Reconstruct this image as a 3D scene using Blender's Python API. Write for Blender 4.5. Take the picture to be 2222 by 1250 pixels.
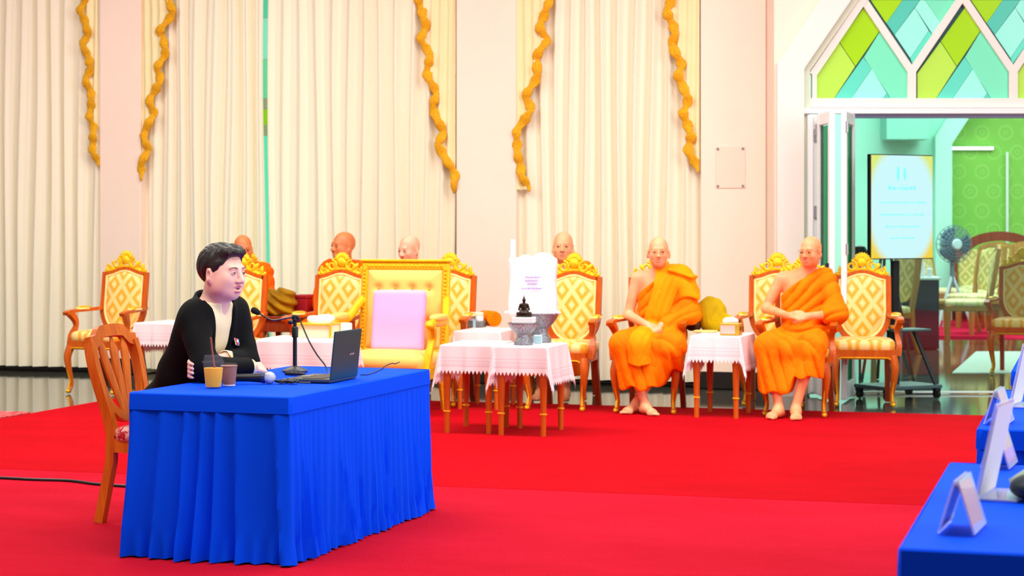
import bpy, math, random
import numpy as np
from mathutils import Matrix, Vector, Euler

for o in list(bpy.data.objects):
    bpy.data.objects.remove(o)
SC = bpy.context.scene
COL = SC.collection
random.seed(7)
PI = math.pi
def R(a): return math.radians(a)

# ------------------------------------------------------------------ camera
FPX, CH, HY, CX = 4300.0, 1.45, 486.0, 1111.0      # focal length (px), eye height (m), horizon row, centre column
cd = bpy.data.cameras.new('camera')
cd.sensor_width = 36.0
cd.lens = 36.0 * FPX / 2222.0
cd.shift_y = -(625.0 - HY) / 2222.0
cd.clip_end = 200
cd.dof.use_dof = True
cd.dof.focus_distance = 9.4
cd.dof.aperture_fstop = 5.0
cam = bpy.data.objects.new('camera', cd)
COL.objects.link(cam)
cam.location = (0, 0, CH)
cam.rotation_euler = (R(90), 0, 0)
SC.camera = cam

# ------------------------------------------------------------------ light
SC.view_settings.view_transform = 'Standard'
SC.view_settings.look = 'None'
SC.view_settings.gamma = 1.0
SC.view_settings.exposure = 0.0
SC.view_settings.use_curve_mapping = False
W = bpy.data.worlds.new('hall_ambient')
SC.world = W
W.use_nodes = True
W.node_tree.nodes['Background'].inputs[0].default_value = (1.0, 0.965, 0.93, 1)
W.node_tree.nodes['Background'].inputs[1].default_value = 0.33
def area(name, loc, rot, sx, sy, power, col):
    l = bpy.data.lights.new(name, 'AREA')
    l.shape = 'RECTANGLE'; l.size = sx; l.size_y = sy; l.energy = power; l.color = col
    o = bpy.data.objects.new(name, l)
    COL.objects.link(o); o.location = loc; o.rotation_euler = [R(a) for a in rot]
    return o
# ceiling lamps of the hall and daylight from the window side on the right
area('ceiling_lamp_row', (-1.0, 6.5, 6.2), (0, 0, -17), 9, 2.2, 560, (1.0, 0.93, 0.84))
area('ceiling_lamp_row', (-0.5, 13.2, 5.6), (0, 0, -17), 13, 1.6, 900, (1.0, 0.945, 0.87))
area('window_daylight', (9.0, 6.0, 3.0), (0, 72, 0), 5, 7, 620, (0.93, 0.97, 1.0))
area('back_room_lamps', (6.0, 25.0, 5.0), (0, 0, 0), 7, 7, 760, (0.95, 1.0, 0.97))

# ------------------------------------------------------------------ pixel helpers (photo frame 2222 x 1250)
def fl(px, py, z=0.0):
    s = (py - HY) / (CH - z)
    return ((px - CX) / s, FPX / s)
def at(px, py, d):
    return Vector(((px - CX) * d / FPX, d, CH - (py - HY) * d / FPX))

# ------------------------------------------------------------------ materials
def lin(c):
    def f(v):
        v = v / 255.0
        return v / 12.92 if v <= 0.04045 else ((v + 0.055) / 1.055) ** 2.4
    return (f(c[0]), f(c[1]), f(c[2]), 1.0)

class NT:
    """small wrapper to write node math"""
    def __init__(s, m):
        s.t = m.node_tree; s.n = s.t.nodes; s.l = s.t.links
    def node(s, typ, **kw):
        n = s.n.new(typ)
        for k, v in kw.items(): setattr(n, k, v)
        return n
    def put(s, sock, v):
        if isinstance(v, bpy.types.NodeSocket): s.l.new(v, sock)
        else: sock.default_value = v
    def math(s, op, a, b=0.0, c=None):
        n = s.node('ShaderNodeMath', operation=op)
        s.put(n.inputs[0], a); s.put(n.inputs[1], b)
        if c is not None: s.put(n.inputs[2], c)
        return n.outputs[0]
    def coords(s, kind='Object'):
        n = s.node('ShaderNodeTexCoord')
        sp = s.node('ShaderNodeSeparateXYZ')
        s.l.new(n.outputs[kind], sp.inputs[0])
        return n.outputs[kind], sp.outputs[0], sp.outputs[1], sp.outputs[2]
    def noise(s, vec, scale, detail=2.0, rough=0.5):
        n = s.node('ShaderNodeTexNoise')
        if vec is not None: s.l.new(vec, n.inputs['Vector'])
        n.inputs['Scale'].default_value = scale; n.inputs['Detail'].default_value = detail
        n.inputs['Roughness'].default_value = rough
        return n.outputs[0]
    def scalevec(s, vec, sc):
        n = s.node('ShaderNodeMapping'); s.l.new(vec, n.inputs[0])
        n.inputs['Scale'].default_value = sc
        return n.outputs[0]
    def ramp(s, fac, stops, interp='LINEAR'):
        n = s.node('ShaderNodeValToRGB'); n.color_ramp.interpolation = interp
        e = n.color_ramp.elements
        while len(e) > 1: e.remove(e[-1])
        e[0].position = stops[0][0]; e[0].color = stops[0][1]
        for p, c in stops[1:]:
            x = e.new(p); x.color = c
        s.put(n.inputs[0], fac)
        return n.outputs[0]
    def mix(s, fac, a, b):
        n = s.node('ShaderNodeMix', data_type='RGBA')
        s.put(n.inputs[0], fac); s.put(n.inputs[6], a); s.put(n.inputs[7], b)
        return n.outputs[2]
    def bump(s, h, strength, dist):
        n = s.node('ShaderNodeBump')
        s.put(n.inputs['Height'], h); n.inputs['Strength'].default_value = strength
        n.inputs['Distance'].default_value = dist
        return n.outputs[0]

MATS = {}
def mat(name, col, rough=0.6, metal=0.0, spec=0.4, sheen=0.0, var=0.0, vscale=8.0, stretch=None,
        bump=0.0, bscale=60.0, bdist=0.004, emit=0.0, emitcol=None, coat=0.0, trans=0.0, col2=None):
    if name in MATS: return MATS[name]
    m = bpy.data.materials.new(name); m.use_nodes = True
    t = NT(m); b = t.n['Principled BSDF']
    c = lin(col)
    b.inputs['Base Color'].default_value = c
    b.inputs['Roughness'].default_value = rough
    b.inputs['Metallic'].default_value = metal
    b.inputs['Specular IOR Level'].default_value = spec
    b.inputs['Sheen Weight'].default_value = sheen
    b.inputs['Coat Weight'].default_value = coat
    b.inputs['Transmission Weight'].default_value = trans
    if var > 0 or bump > 0:
        vec = t.coords()[0]
        if stretch: vec = t.scalevec(vec, stretch)
        if var > 0:
            f = t.noise(vec, vscale, 4.0, 0.6)
            d = lin(col2) if col2 else tuple([v * (1 - var) for v in c[:3]]) + (1.0,)
            e = c if col2 else tuple([min(1.0, v * (1 + var * 0.5)) for v in c[:3]]) + (1.0,)
            t.l.new(t.ramp(f, [(0.3, d), (0.7, e)]), b.inputs['Base Color'])
        if bump > 0:
            t.l.new(t.bump(t.noise(vec, bscale, 3.0), bump, bdist), b.inputs['Normal'])
    if emit > 0:
        b.inputs['Emission Color'].default_value = lin(emitcol or col)
        b.inputs['Emission Strength'].default_value = emit
    MATS[name] = m
    return m

# ------------------------------------------------------------------ mesh builder
class MB:
    def __init__(s):
        s.v = []; s.f = []; s.mi = []; s.cur = 0
    def add(s, vs, fs, M=None):
        o = len(s.v)
        if M is not None: vs = [M @ Vector(v) for v in vs]
        s.v += [tuple(v) for v in vs]
        s.f += [tuple(i + o for i in f) for f in fs]
        s.mi += [s.cur] * len(fs)
        return s
    def box(s, c, size, ch=0.0, rot=None, M=None):
        x, y, z = size[0] / 2, size[1] / 2, size[2] / 2
        T = Matrix.Translation(c)
        if rot is not None: T = T @ Euler([R(a) for a in rot]).to_matrix().to_4x4()
        if M is not None: T = M @ T
        if ch <= 0:
            vs = [(sx * x, sy * y, sz * z) for sx in (-1, 1) for sy in (-1, 1) for sz in (-1, 1)]
            fs = [(0, 1, 3, 2), (4, 6, 7, 5), (0, 4, 5, 1), (2, 3, 7, 6), (0, 2, 6, 4), (1, 5, 7, 3)]
            return s.add(vs, fs, T)
        ch = min(ch, x * .95, y * .95, z * .95)
        vs = []; idx = {}
        for sx in (-1, 1):
            for sy in (-1, 1):
                for sz in (-1, 1):
                    for ax in range(3):
                        p = [sx * (x - ch), sy * (y - ch), sz * (z - ch)]
                        p[ax] = (sx * x, sy * y, sz * z)[ax]
                        idx[(sx, sy, sz, ax)] = len(vs); vs.append(p)
        fs = []
        for ax in range(3):
            a, b = [(1, 2), (2, 0), (0, 1)][ax]
            for sg in (-1, 1):
                q = []
                for (p, r) in ((-1, -1), (1, -1), (1, 1), (-1, 1)):
                    k = [0, 0, 0]; k[ax] = sg; k[a] = p; k[b] = r
                    q.append(idx[(k[0], k[1], k[2], ax)])
                fs.append(tuple(q if sg > 0 else q[::-1]))
        for ax in range(3):                       # edge chamfers
            a, b = [(1, 2), (2, 0), (0, 1)][ax]
            for p in (-1, 1):
                for r in (-1, 1):
                    k0 = [0, 0, 0]; k0[a] = p; k0[b] = r
                    k1 = list(k0); k0[ax] = -1; k1[ax] = 1
                    q = [idx[(*k0, a)], idx[(*k1, a)], idx[(*k1, b)], idx[(*k0, b)]]
                    fs.append(tuple(q if p * r < 0 else q[::-1]))
        for sx in (-1, 1):
            for sy in (-1, 1):
                for sz in (-1, 1):
                    q = [idx[(sx, sy, sz, 0)], idx[(sx, sy, sz, 1)], idx[(sx, sy, sz, 2)]]
                    fs.append(tuple(q if sx * sy * sz > 0 else q[::-1]))
        return s.add(vs, fs, T)
    def lathe(s, prof, n=20, M=None, caps=True, sx=1.0, sy=1.0):
        vs = []; fs = []
        m = len(prof)
        for (r, z) in prof:
            for k in range(n):
                a = 2 * PI * k / n
                vs.append((r * math.cos(a) * sx, r * math.sin(a) * sy, z))
        for i in range(m - 1):
            for k in range(n):
                k2 = (k + 1) % n
                fs.append((i * n + k, i * n + k2, (i + 1) * n + k2, (i + 1) * n + k))
        if caps:
            fs.append(tuple(range(n - 1, -1, -1))); fs.append(tuple((m - 1) * n + k for k in range(n)))
        return s.add(vs, fs, M)
    def tube(s, pts, r, n=8, M=None, sec=None, closed=False, up=None, rs=None):
        """sweep a round (or given) section along pts; r may be list"""
        P = [Vector(p) for p in pts]; m = len(P)
        if not isinstance(r, (list, tuple)): r = [r] * m
        if sec is None: sec = [(math.cos(2 * PI * k / n), math.sin(2 * PI * k / n)) for k in range(n)]
        n = len(sec)
        vs = []; fs = []
        prev = None
        for i in range(m):
            if closed: d = P[(i + 1) % m] - P[i - 1]
            else: d = P[min(i + 1, m - 1)] - P[max(i - 1, 0)]
            if d.length < 1e-9: d = Vector((0, 0, 1))
            d.normalize()
            if up is not None:
                a = Vector(up) - d * d.dot(Vector(up))
                if a.length < 1e-4: a = prev or d.orthogonal()
            elif prev is None: a = d.orthogonal()
            else: a = prev - d * d.dot(prev)
            a.normalize(); prev = a
            b = d.cross(a)
            for (u, w) in sec:
                vs.append(P[i] + a * (u * r[i]) + b * (w * r[i]))
        for i in range(m if closed else m - 1):
            j = (i + 1) % m
            for k in range(n):
                k2 = (k + 1) % n
                fs.append((i * n + k, i * n + k2, j * n + k2, j * n + k))
        if not closed:
            fs.append(tuple(range(n - 1, -1, -1))); fs.append(tuple((m - 1) * n + k for k in range(n)))
        return s.add(vs, fs, M)
    def prism(s, poly, y0, y1, M=None, axis='y'):
        """extrude a polygon given in (x,z) from y0 to y1 (axis y) or (x,y) from z0 to z1 (axis z)"""
        n = len(poly)
        if axis == 'y':
            vs = [(p[0], y0, p[1]) for p in poly] + [(p[0], y1, p[1]) for p in poly]
        else:
            vs = [(p[0], p[1], y0) for p in poly] + [(p[0], p[1], y1) for p in poly]
        fs = [tuple(range(n)), tuple(range(2 * n - 1, n - 1, -1))]
        for i in range(n):
            j = (i + 1) % n
            fs.append((i, i + n, j + n, j))
        return s.add(vs, fs, M)
    def ball(s, c, r, nu=14, nv=9, M=None, rot=None):
        if not isinstance(r, (list, tuple)): r = (r, r, r)
        T = Matrix.Translation(c)
        if rot is not None: T = T @ Euler([R(a) for a in rot]).to_matrix().to_4x4()
        if M is not None: T = M @ T
        vs = [(0, 0, -r[2])]
        for j in range(1, nv):
            t = PI * j / nv - PI / 2
            for i in range(nu):
                a = 2 * PI * i / nu
                vs.append((r[0] * math.cos(t) * math.cos(a), r[1] * math.cos(t) * math.sin(a), r[2] * math.sin(t)))
        vs.append((0, 0, r[2]))
        fs = []
        for i in range(nu):
            fs.append((0, 1 + (i + 1) % nu, 1 + i))
            fs.append((len(vs) - 1, 1 + (nv - 2) * nu + i, 1 + (nv - 2) * nu + (i + 1) % nu))
        for j in range(nv - 2):
            for i in range(nu):
                i2 = (i + 1) % nu
                fs.append((1 + j * nu + i, 1 + j * nu + i2, 1 + (j + 1) * nu + i2, 1 + (j + 1) * nu + i))
        return s.add(vs, fs, T)
    def grid(s, fn, nu, nv, M=None, closed_u=False):
        vs = [fn(i / nu, j / nv) for j in range(nv + 1) for i in range(nu if closed_u else nu + 1)]
        w = nu if closed_u else nu + 1
        fs = []
        for j in range(nv):
            for i in range(nu):
                i2 = (i + 1) % w if closed_u else i + 1
                fs.append((j * w + i, j * w + i2, (j + 1) * w + i2, (j + 1) * w + i))
        return s.add(vs, fs, M)
    def build(s, name, m, parent=None, smooth=35.0, solid=0.0):
        me = bpy.data.meshes.new(name)
        me.from_pydata(s.v, [], s.f)
        ms = m if isinstance(m, (list, tuple)) else [m]
        for x in ms: me.materials.append(x)
        if len(ms) > 1: me.polygons.foreach_set('material_index', s.mi)
        if smooth is not None:
            me.polygons.foreach_set('use_smooth', [True] * len(me.polygons))
            if smooth < 179: me.set_sharp_from_angle(angle=R(smooth))
        me.update()
        o = bpy.data.objects.new(name, me); COL.objects.link(o)
        if parent is not None: o.parent = parent
        if solid > 0:
            md = o.modifiers.new('thickness', 'SOLIDIFY'); md.thickness = solid; md.offset = 0
        return o

def tag(o, label=None, cat=None, group=None, kind=None):
    if label: o['label'] = label
    if cat: o['category'] = cat
    if group: o['group'] = group
    if kind: o['kind'] = kind
    return o
def empty(name, loc=(0, 0, 0), rz=0.0, label=None, cat=None, group=None):
    o = bpy.data.objects.new(name, None); COL.objects.link(o)
    o.empty_display_size = 0.1
    o.location = loc; o.rotation_euler = (0, 0, R(rz))
    return tag(o, label, cat, group)
def copy_tree(o, parent=None):
    c = o.copy(); COL.objects.link(c); c.parent = parent
    for ch in list(o.children): copy_tree(ch, c)
    return c
def place(proto, used, loc, rz, label, group=None, scale=None):
    o = copy_tree(proto) if used[0] else proto
    used[0] = True
    o.location = loc; o.rotation_euler = (0, 0, R(rz)); o['label'] = label
    if scale: o.scale = scale
    if group: o['group'] = group
    return o
def spline(pts, n):
    """Catmull-Rom through pts, n samples per span"""
    P = [Vector(p) for p in pts]; out = []
    for i in range(len(P) - 1):
        p0 = P[max(i - 1, 0)]; p1 = P[i]; p2 = P[i + 1]; p3 = P[min(i + 2, len(P) - 1)]
        for k in range(n):
            t = k / n
            out.append(0.5 * ((2 * p1) + (p2 - p0) * t + (2 * p0 - 5 * p1 + 4 * p2 - p3) * t * t + (3 * p1 - p0 - 3 * p2 + p3) * t ** 3))
    out.append(P[-1])
    return out
RECT = lambda a, b: [(-a, -b), (a, -b), (a, b), (-a, b)]
# ------------------------------------------------------------------ surface materials
M_wall = mat('peach_plaster', (250, 226, 208), 0.75, var=0.03, vscale=1.5, bump=0.06, bscale=90)
M_white = mat('white_gloss_paint', (240, 231, 224), 0.5)
M_alu = mat('white_aluminium', (240, 240, 242), 0.35)
M_metal = mat('steel', (190, 190, 195), 0.3, metal=0.9)
M_black = mat('black_plastic', (22, 22, 25), 0.4)

def floor_gloss():
    m = bpy.data.materials.new('dark_granite'); m.use_nodes = True
    t = NT(m); b = t.n['Principled BSDF']
    vec, x, y, z = t.coords()
    f = t.noise(vec, 160.0, 3.0, 0.7)
    c = t.ramp(f, [(0.35, lin((40, 42, 38))), (0.55, lin((84, 86, 78))), (0.75, lin((120, 120, 108)))])
    t.l.new(c, b.inputs['Base Color'])
    b.inputs['Roughness'].default_value = 0.07
    b.inputs['Specular IOR Level'].default_value = 0.6
    return m
M_floor = floor_gloss()

def carpet_mat(name, col, col2):
    m = bpy.data.materials.new(name); m.use_nodes = True
    t = NT(m); b = t.n['Principled BSDF']
    vec, x, y, z = t.coords()
    v2 = t.scalevec(vec, (0.7, 1.5, 1))
    f = t.noise(v2, 1.3, 5.0, 0.65)
    c = t.ramp(f, [(0.35, lin(col2)), (0.65, lin(col))])
    t.l.new(c, b.inputs['Base Color'])
    b.inputs['Roughness'].default_value = 0.95
    b.inputs['Specular IOR Level'].default_value = 0.05
    b.inputs['Sheen Weight'].default_value = 0.06
    b.inputs['Sheen Tint'].default_value = lin((255, 60, 90))
    t.l.new(t.bump(t.noise(t.scalevec(vec, (0.5, 1.4, 1)), 160.0, 4.0, 0.7), 0.9, 0.012), b.inputs['Normal'])
    return m
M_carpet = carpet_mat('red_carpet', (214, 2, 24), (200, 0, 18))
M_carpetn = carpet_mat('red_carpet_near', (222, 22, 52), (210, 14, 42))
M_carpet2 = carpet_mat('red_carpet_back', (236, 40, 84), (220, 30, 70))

def pattern_rug():
    m = bpy.data.materials.new('patterned_rug'); m.use_nodes = True
    t = NT(m); b = t.n['Principled BSDF']
    vec, x, y, z = t.coords()
    f = t.noise(vec, 14.0, 3.0, 0.6)
    t.l.new(t.ramp(f, [(0.42, lin((205, 10, 30))), (0.5, lin((235, 120, 120))), (0.58, lin((190, 10, 30)))]), b.inputs['Base Color'])
    b.inputs['Roughness'].default_value = 0.95
    return m

# ------------------------------------------------------------------ floor and carpets
tag(MB().box((1.5, 16.5, -0.058), (30, 38, 0.1)).build('floor', M_floor, smooth=None), 'polished dark granite floor', kind='structure')
E1 = Vector((0.959, -0.284, 0)); E2 = Vector((0.284, 0.959, 0))
def strip(name, a0, a1, b0, b1, m, label, cat):
    n = 24
    o = empty(name, E1 * ((a0 + a1) / 2) + E2 * ((b0 + b1) / 2), -16.5)
    p = MB().box((0, 0, -0.004), (a1 - a0, b1 - b0, 0.008), 0.003)
    bpy.data.objects.remove(o)
    r = p.build(name, m)
    r.location = E1 * ((a0 + a1) / 2) + E2 * ((b0 + b1) / 2); r.rotation_euler = (0, 0, R(-16.5))
    return tag(r, label, cat)
strip('carpet', -7.85, 6.5, 10.395, 15.41, M_carpet, 'plain red carpet under the white lace tables and seated monks', 'carpet')
strip('carpet', -9.6, 6.5, 1.0, 10.385, M_carpetn, 'plain red carpet strip under the blue skirted speaker table', 'carpet')
strip('carpet', -10.5, -7.9, 10.42, 13.6, pattern_rug(), 'red patterned rug beside the plain red carpet', 'carpet')
r = MB().box((8.6, 27.6, -0.004), (6.8, 5.2, 0.008), 0.003).build('carpet', M_carpet2)
tag(r, 'pinkish red carpet in the room behind the glass', 'carpet')

# ------------------------------------------------------------------ curtain wall (turned 17.2 degrees)
WA = R(17.2)
MW = Matrix.Translation((-5.1, 19.7, 0)) @ Matrix.Rotation(-WA, 4, 'Z')
def wl(px, py=None, off=0.0):
    """photo column -> distance along the curtain wall; row -> height; off = distance in front of the wall line"""
    ox, oy = -5.1 - math.sin(WA) * off, 19.7 - math.cos(WA) * off
    k = (px - CX) / FPX; tn = math.tan(WA)
    d = (oy + tn * ox) / (1 + tn * k)
    x = (k * d - ox) / math.cos(WA)
    if py is None: return x
    return x, CH - (py - HY) * d / FPX
WT = 4.4
def wbox(mb, x0, x1, y0, y1, z0, z1, ch=0.0):
    return mb.box(((x0 + x1) / 2, (y0 + y1) / 2, (z0 + z1) / 2), (x1 - x0, y1 - y0, z1 - z0), ch, M=MW)
m = MB()
gx = wl(582)
wbox(m, -4.5, gx - 0.6, 0.35, 0.5, 0, WT)
wbox(m, gx + 0.6, wl(1681, off=-.35) , 0.35, 0.5, 0, WT)
tag(m.build('wall_back', M_wall, smooth=None), kind='structure')
for i, (a, b) in enumerate(((216, 305), (990, 1120), (1520, 1662))):
    m = MB(); wbox(m, wl(a, off=.12), wl(b, off=.12), -0.12, 0.36, 0, WT, 0.006)
    tag(m.build('wall_pilaster', M_wall), kind='structure')
    m = MB(); wbox(m, wl(a, off=.12) - .004, wl(b, off=.12) + .004, -0.135, -0.05, 0, 0.15, 0.004)
    tag(m.build('baseboard_pilaster', mat('dark_skirting', (30, 28, 27), 0.4)), kind='structure')
m = MB()
wbox(m, -4.5, wl(1655), 0.30, 0.35, 0, 0.14, 0.004)
tag(m.build('baseboard_back', mat('dark_skirting', (38, 36, 34), 0.4)), kind='structure')

# stained window behind the gap in the middle curtain
def glassy(name, col, emit):
    return mat(name, col, 0.15, emit=emit, emitcol=col)
G_green = (158, 214, 30); G_lime = (176, 226, 84); G_teal = (96, 214, 190); G_aqua = (150, 240, 222); G_mint = (118, 226, 186); G_deep = (84, 196, 176)
win = MB()
for x in (-0.58, 0.58): wbox(win, gx + x - .03, gx + x + .03, 0.30, 0.38, 0, WT)
for z in (0.05, 2.36, 2.62): wbox(win, gx - .6, gx + .6, 0.31, 0.37, z - .05, z + .05)
win = win.build('window_1', M_white); tag(win, kind='structure')
rows = [(0.10, 2.31, (112, 240, 210)), (2.41, 2.57, G_green), (2.67, 3.05, G_mint), (3.05, 3.45, G_aqua), (3.45, 3.72, G_teal), (3.72, 4.3, G_green)]
for i, (z0, z1, c) in enumerate(rows):
    for s in (-1, 1):
        x0, x1 = (gx - .55, gx - .12) if s < 0 else (gx - .115, gx + .55)
        p = MB(); wbox(p, x0, x1, 0.335, 0.345, z0, z1 - .008)
        p.build('pane', glassy('window_glass_%d' % i, c, 0.45), win)

# ------------------------------------------------------------------ curtains
def cloth_mat(name, col, trans=0.25):
    m = bpy.data.materials.new(name); m.use_nodes = True
    t = NT(m); b = t.n['Principled BSDF']
    b.inputs['Base Color'].default_value = lin(col); b.inputs['Roughness'].default_value = 0.6
    b.inputs['Specular IOR Level'].default_value = 0.25; b.inputs['Sheen Weight'].default_value = 0.15
    tr = t.node('ShaderNodeBsdfTranslucent'); tr.inputs[0].default_value = lin(col)
    mx = t.node('ShaderNodeMixShader'); mx.inputs[0].default_value = trans
    t.l.new(b.outputs[0], mx.inputs[1]); t.l.new(tr.outputs[0], mx.inputs[2])
    t.l.new(mx.outputs[0], t.n['Material Output'].inputs[0])
    vec = t.scalevec(t.coords()[0], (300, 300, 300))
    t.l.new(t.bump(t.noise(vec, 1.0, 1.0), 0.1, 0.002), b.inputs['Normal'])
    return m
M_curt = cloth_mat('cream_curtain', (252, 243, 219), 0.10)
M_jabot = cloth_mat('warm_cream_swag', (253, 236, 184), 0.1)
M_fringe = mat('gold_fringe', (255, 196, 10), 0.7, var=0.45, vscale=70, bump=0.8, bscale=140, bdist=0.012, col2=(222, 140, 0))

def pleats(x, z, seed, w):
    ph = 2 * PI * x / w + 1.1 * math.sin(x * 3.1 + seed) + 0.7 * math.sin(x * 7.3 + seed * 2.3) + 0.35 * math.sin(z * 0.9 + x * 2.0 + seed)
    return 0.5 + 0.5 * math.sin(ph) + 0.22 * math.sin(2 * ph + seed) + 0.18 * math.sin(x * 5.3 + seed)
def curtain_panel(parent, x0, x1, seed, y0=-0.02, A=0.085, w=0.155, z0=0.05, z1=WT):
    n = int((x1 - x0) / w * 18)
    def fn(u, v):
        x = x0 + (x1 - x0) * u; z = z0 + (z1 - z0) * v
        a = A * (0.75 + 0.25 * (1 - v)) * (0.75 + 0.35 * math.sin(x * 2.2 + seed))
        return (x + 0.015 * math.sin(z * 1.3 + x * 9), y0 - a * pleats(x, z, seed, w), z)
    return MB().grid(fn, n, 26, MW).build('panel', M_curt, parent, smooth=180)
def jabot(parent, edge, path, seed):
    P = []
    for (a, b) in path: P.append(wl(a, b, 0.13))
    dx = P[1][0] - P[0][0]
    P = [(P[0][0], WT)] + P
    ex = wl(edge, off=0.06)
    def fx(z):
        for i in range(len(P) - 1):
            if P[i][1] >= z >= P[i + 1][1]:
                t = (P[i][1] - z) / max(1e-6, P[i][1] - P[i + 1][1])
                t = 0.6 * t + 0.4 * t * t * (3 - 2 * t)
                return P[i][0] + (P[i + 1][0] - P[i][0]) * t
        return P[-1][0]
    zb = P[-1][1]
    sg = 1 if P[3][0] > ex else -1
    def fn(u, v):
        z = zb + (WT - zb) * v
        x = ex + (fx(z) - ex) * u
        y = -0.075 - 0.03 * (0.5 + 0.5 * math.sin(abs(x - ex) * 75 + seed + 0.6 * math.sin(z * 2))) - 0.03 * u
        return (x, y, z)
    j = MB().grid(fn, 40, 70, MW).build('swag_tail', M_jabot, parent, smooth=180)
    m = MB()
    pts = []
    for k in range(161):
        z = WT + (zb - 0.02 - WT) * k / 160
        pts.append((fx(max(z, zb)), -0.135 - 0.012 * math.sin(k * 0.55 + seed), z))
    rs = [0.041 + 0.008 * math.sin(k * 0.9 + seed) + 0.004 * random.uniform(-1, 1) for k in range(161)]
    for k in range(6): rs[160 - k] *= 0.25 + 0.12 * k
    m.tube(pts, rs, M=MW, sec=[(math.cos(2 * PI * k / 10), 0.26 * math.sin(2 * PI * k / 10)) for k in range(10)], up=(1, 0, 0))
    m.build('fringe', M_fringe, j, smooth=180)
def curtain(label, spans, jabs, seed):
    o = empty('curtain', MW @ Vector(((spans[0][0] + spans[-1][1]) / 2, 0, 0)), 0, label, 'curtain')
    # parts are given in world coordinates; cancel the root's offset
    for i, (a, b) in enumerate(spans): curtain_panel(o, a, b, seed + i * 1.7)
    for i, (e, p) in enumerate(jabs): jabot(o, e, p, seed + i)
    for c in o.children: c.location = -Vector(o.location)
    return o
c1r = [(184, 0), (175, 19), (192, 73), (180, 92), (198, 146), (186, 169), (200, 215), (194, 246), (204, 284), (200, 319), (213, 357)]
c2l = [(365, 0), (376, 25), (348, 69), (361, 108), (342, 150), (349, 177), (325, 215), (334, 246), (312, 292), (321, 323), (306, 361), (308, 388)]
c2r = [(908, 0), (924, 54), (914, 84), (934, 123), (926, 157), (947, 204), (939, 234), (962, 288), (951, 315), (987, 380), (985, 415)]
c3l = [(1193, 0), (1172, 58), (1186, 88), (1163, 127), (1168, 161), (1141, 211), (1153, 238), (1122, 284), (1122, 319), (1132, 380), (1149, 411)]
c3r = [(1456, 0), (1447, 23), (1466, 73), (1458, 96), (1479, 142), (1472, 165), (1493, 215), (1483, 246), (1500, 296), (1493, 322), (1514, 369)]
curtain('cream curtain behind the empty armchair over bare granite floor', [(-4.4, wl(217) + 0.09)], [(216, c1r)], 0.3)
curtain('cream curtain behind the microphone speaker, gold fringed tail at its pilaster', [(wl(303), wl(578))], [(305, c2l)], 2.1)
curtain('wide cream curtain behind the gold throne and two monks', [(wl(588), wl(992))], [(990, c2r)], 4.4)
curtain('cream curtain with two gold fringed tails behind the large white bag', [(wl(1119), wl(1522))], [(1120, c3l), (1520, c3r)], 6.2)

# clear plate screwed to the wide pilaster
def pz(px, py, d): v = at(px, py, d); return (v.x, v.z)
x0, z1 = wl(1553, 318, .13); x1, z0 = wl(1617, 408, .13)
pl = empty('wall_plate', MW @ Vector(((x0 + x1) / 2, -0.125, z0)), -17.2, 'faint clear acrylic plate screwed on the wide pilaster', 'plate')
w = x1 - x0; h = z1 - z0
MB().box((0, 0, h / 2), (w, 0.004, h), 0.001).build('sheet', mat('acrylic_peach', (246, 221, 203), 0.2), pl)
for sx in (-1, 1):
    for sz in (-1, 1):
        MB().lathe([(0.012, 0), (0.012, 0.006), (0.008, 0.01)], 10, Matrix.Translation((sx * (w / 2 - .02), -0.004, h / 2 + sz * (h / 2 - .02))) @ Matrix.Rotation(R(90), 4, 'X')).build('screw', M_metal, pl)

# ------------------------------------------------------------------ door wall
DW = 16.85
def poly(pts, d): return [pz(a, b, d) for a, b in pts]
XR = 2.226
m = MB().prism([(XR, 0), pz(1712, 857, DW), pz(1712, 150, DW), pz(1860, -70, DW), (XR, WT)], DW - 0.02, DW + 0.9)
tag(m.build('wall_right', M_wall, smooth=None), kind='structure')
# wall above the arch to the right
m = MB().prism(poly([(1687, 862), (1745, 862), (1745, 149), (1900, -78), (1832, -78), (1687, 137)], DW - .1), DW - .10, DW + .1)
tag(m.build('trim_1', M_white, smooth=None), 'white stepped arch moulding', kind='structure')
m = MB().prism(poly([(1742, 857), (1756, 857), (1756, 155), (1916, -78), (1898, -78), (1742, 150)], DW), DW - .04, DW + .06)
tag(m.build('trim_2', mat('pale_green_reveal', (214, 226, 202), 0.5), smooth=None), kind='structure')

tw = MB()
def zc(u, v): return (1660 + u / 3.954, v / 3.954)
def bar(mb, a, b, wpx, d, dep):
    A = Vector(pz(*a, d)); B = Vector(pz(*b, d)); n = (B - A).normalized(); n = Vector((-n.y, n.x)) * (wpx / 2 * d / FPX)
    mb.prism([tuple(A + n), tuple(A - n), tuple(B - n), tuple(B + n)], d - dep / 2, d + dep / 2)
dT = DW + 0.02
bar(tw, (1745, 224), (2420, 224), 20, dT, .09)
bar(tw, (1766, 157), (1766, 220), 10, dT, .08)
bar(tw, (1762, 163), (1925, -78), 16, dT, .085)
VAL = [(1977, 222), (2197, 222), (2412, 222)]
for k, (vx, vy) in enumerate(VAL):
    bar(tw, (vx, 155), (vx, 218), 18, dT, .075)
    bar(tw, (vx, 156), (vx - 158, -78), 16, dT, .07)
    bar(tw, (vx, 156), (vx + 158, -78), 16, dT, .072)
tw = tw.build('window_2', M_white, smooth=None); tag(tw, 'white transom window with crossing diagonal bars', kind='structure')
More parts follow.
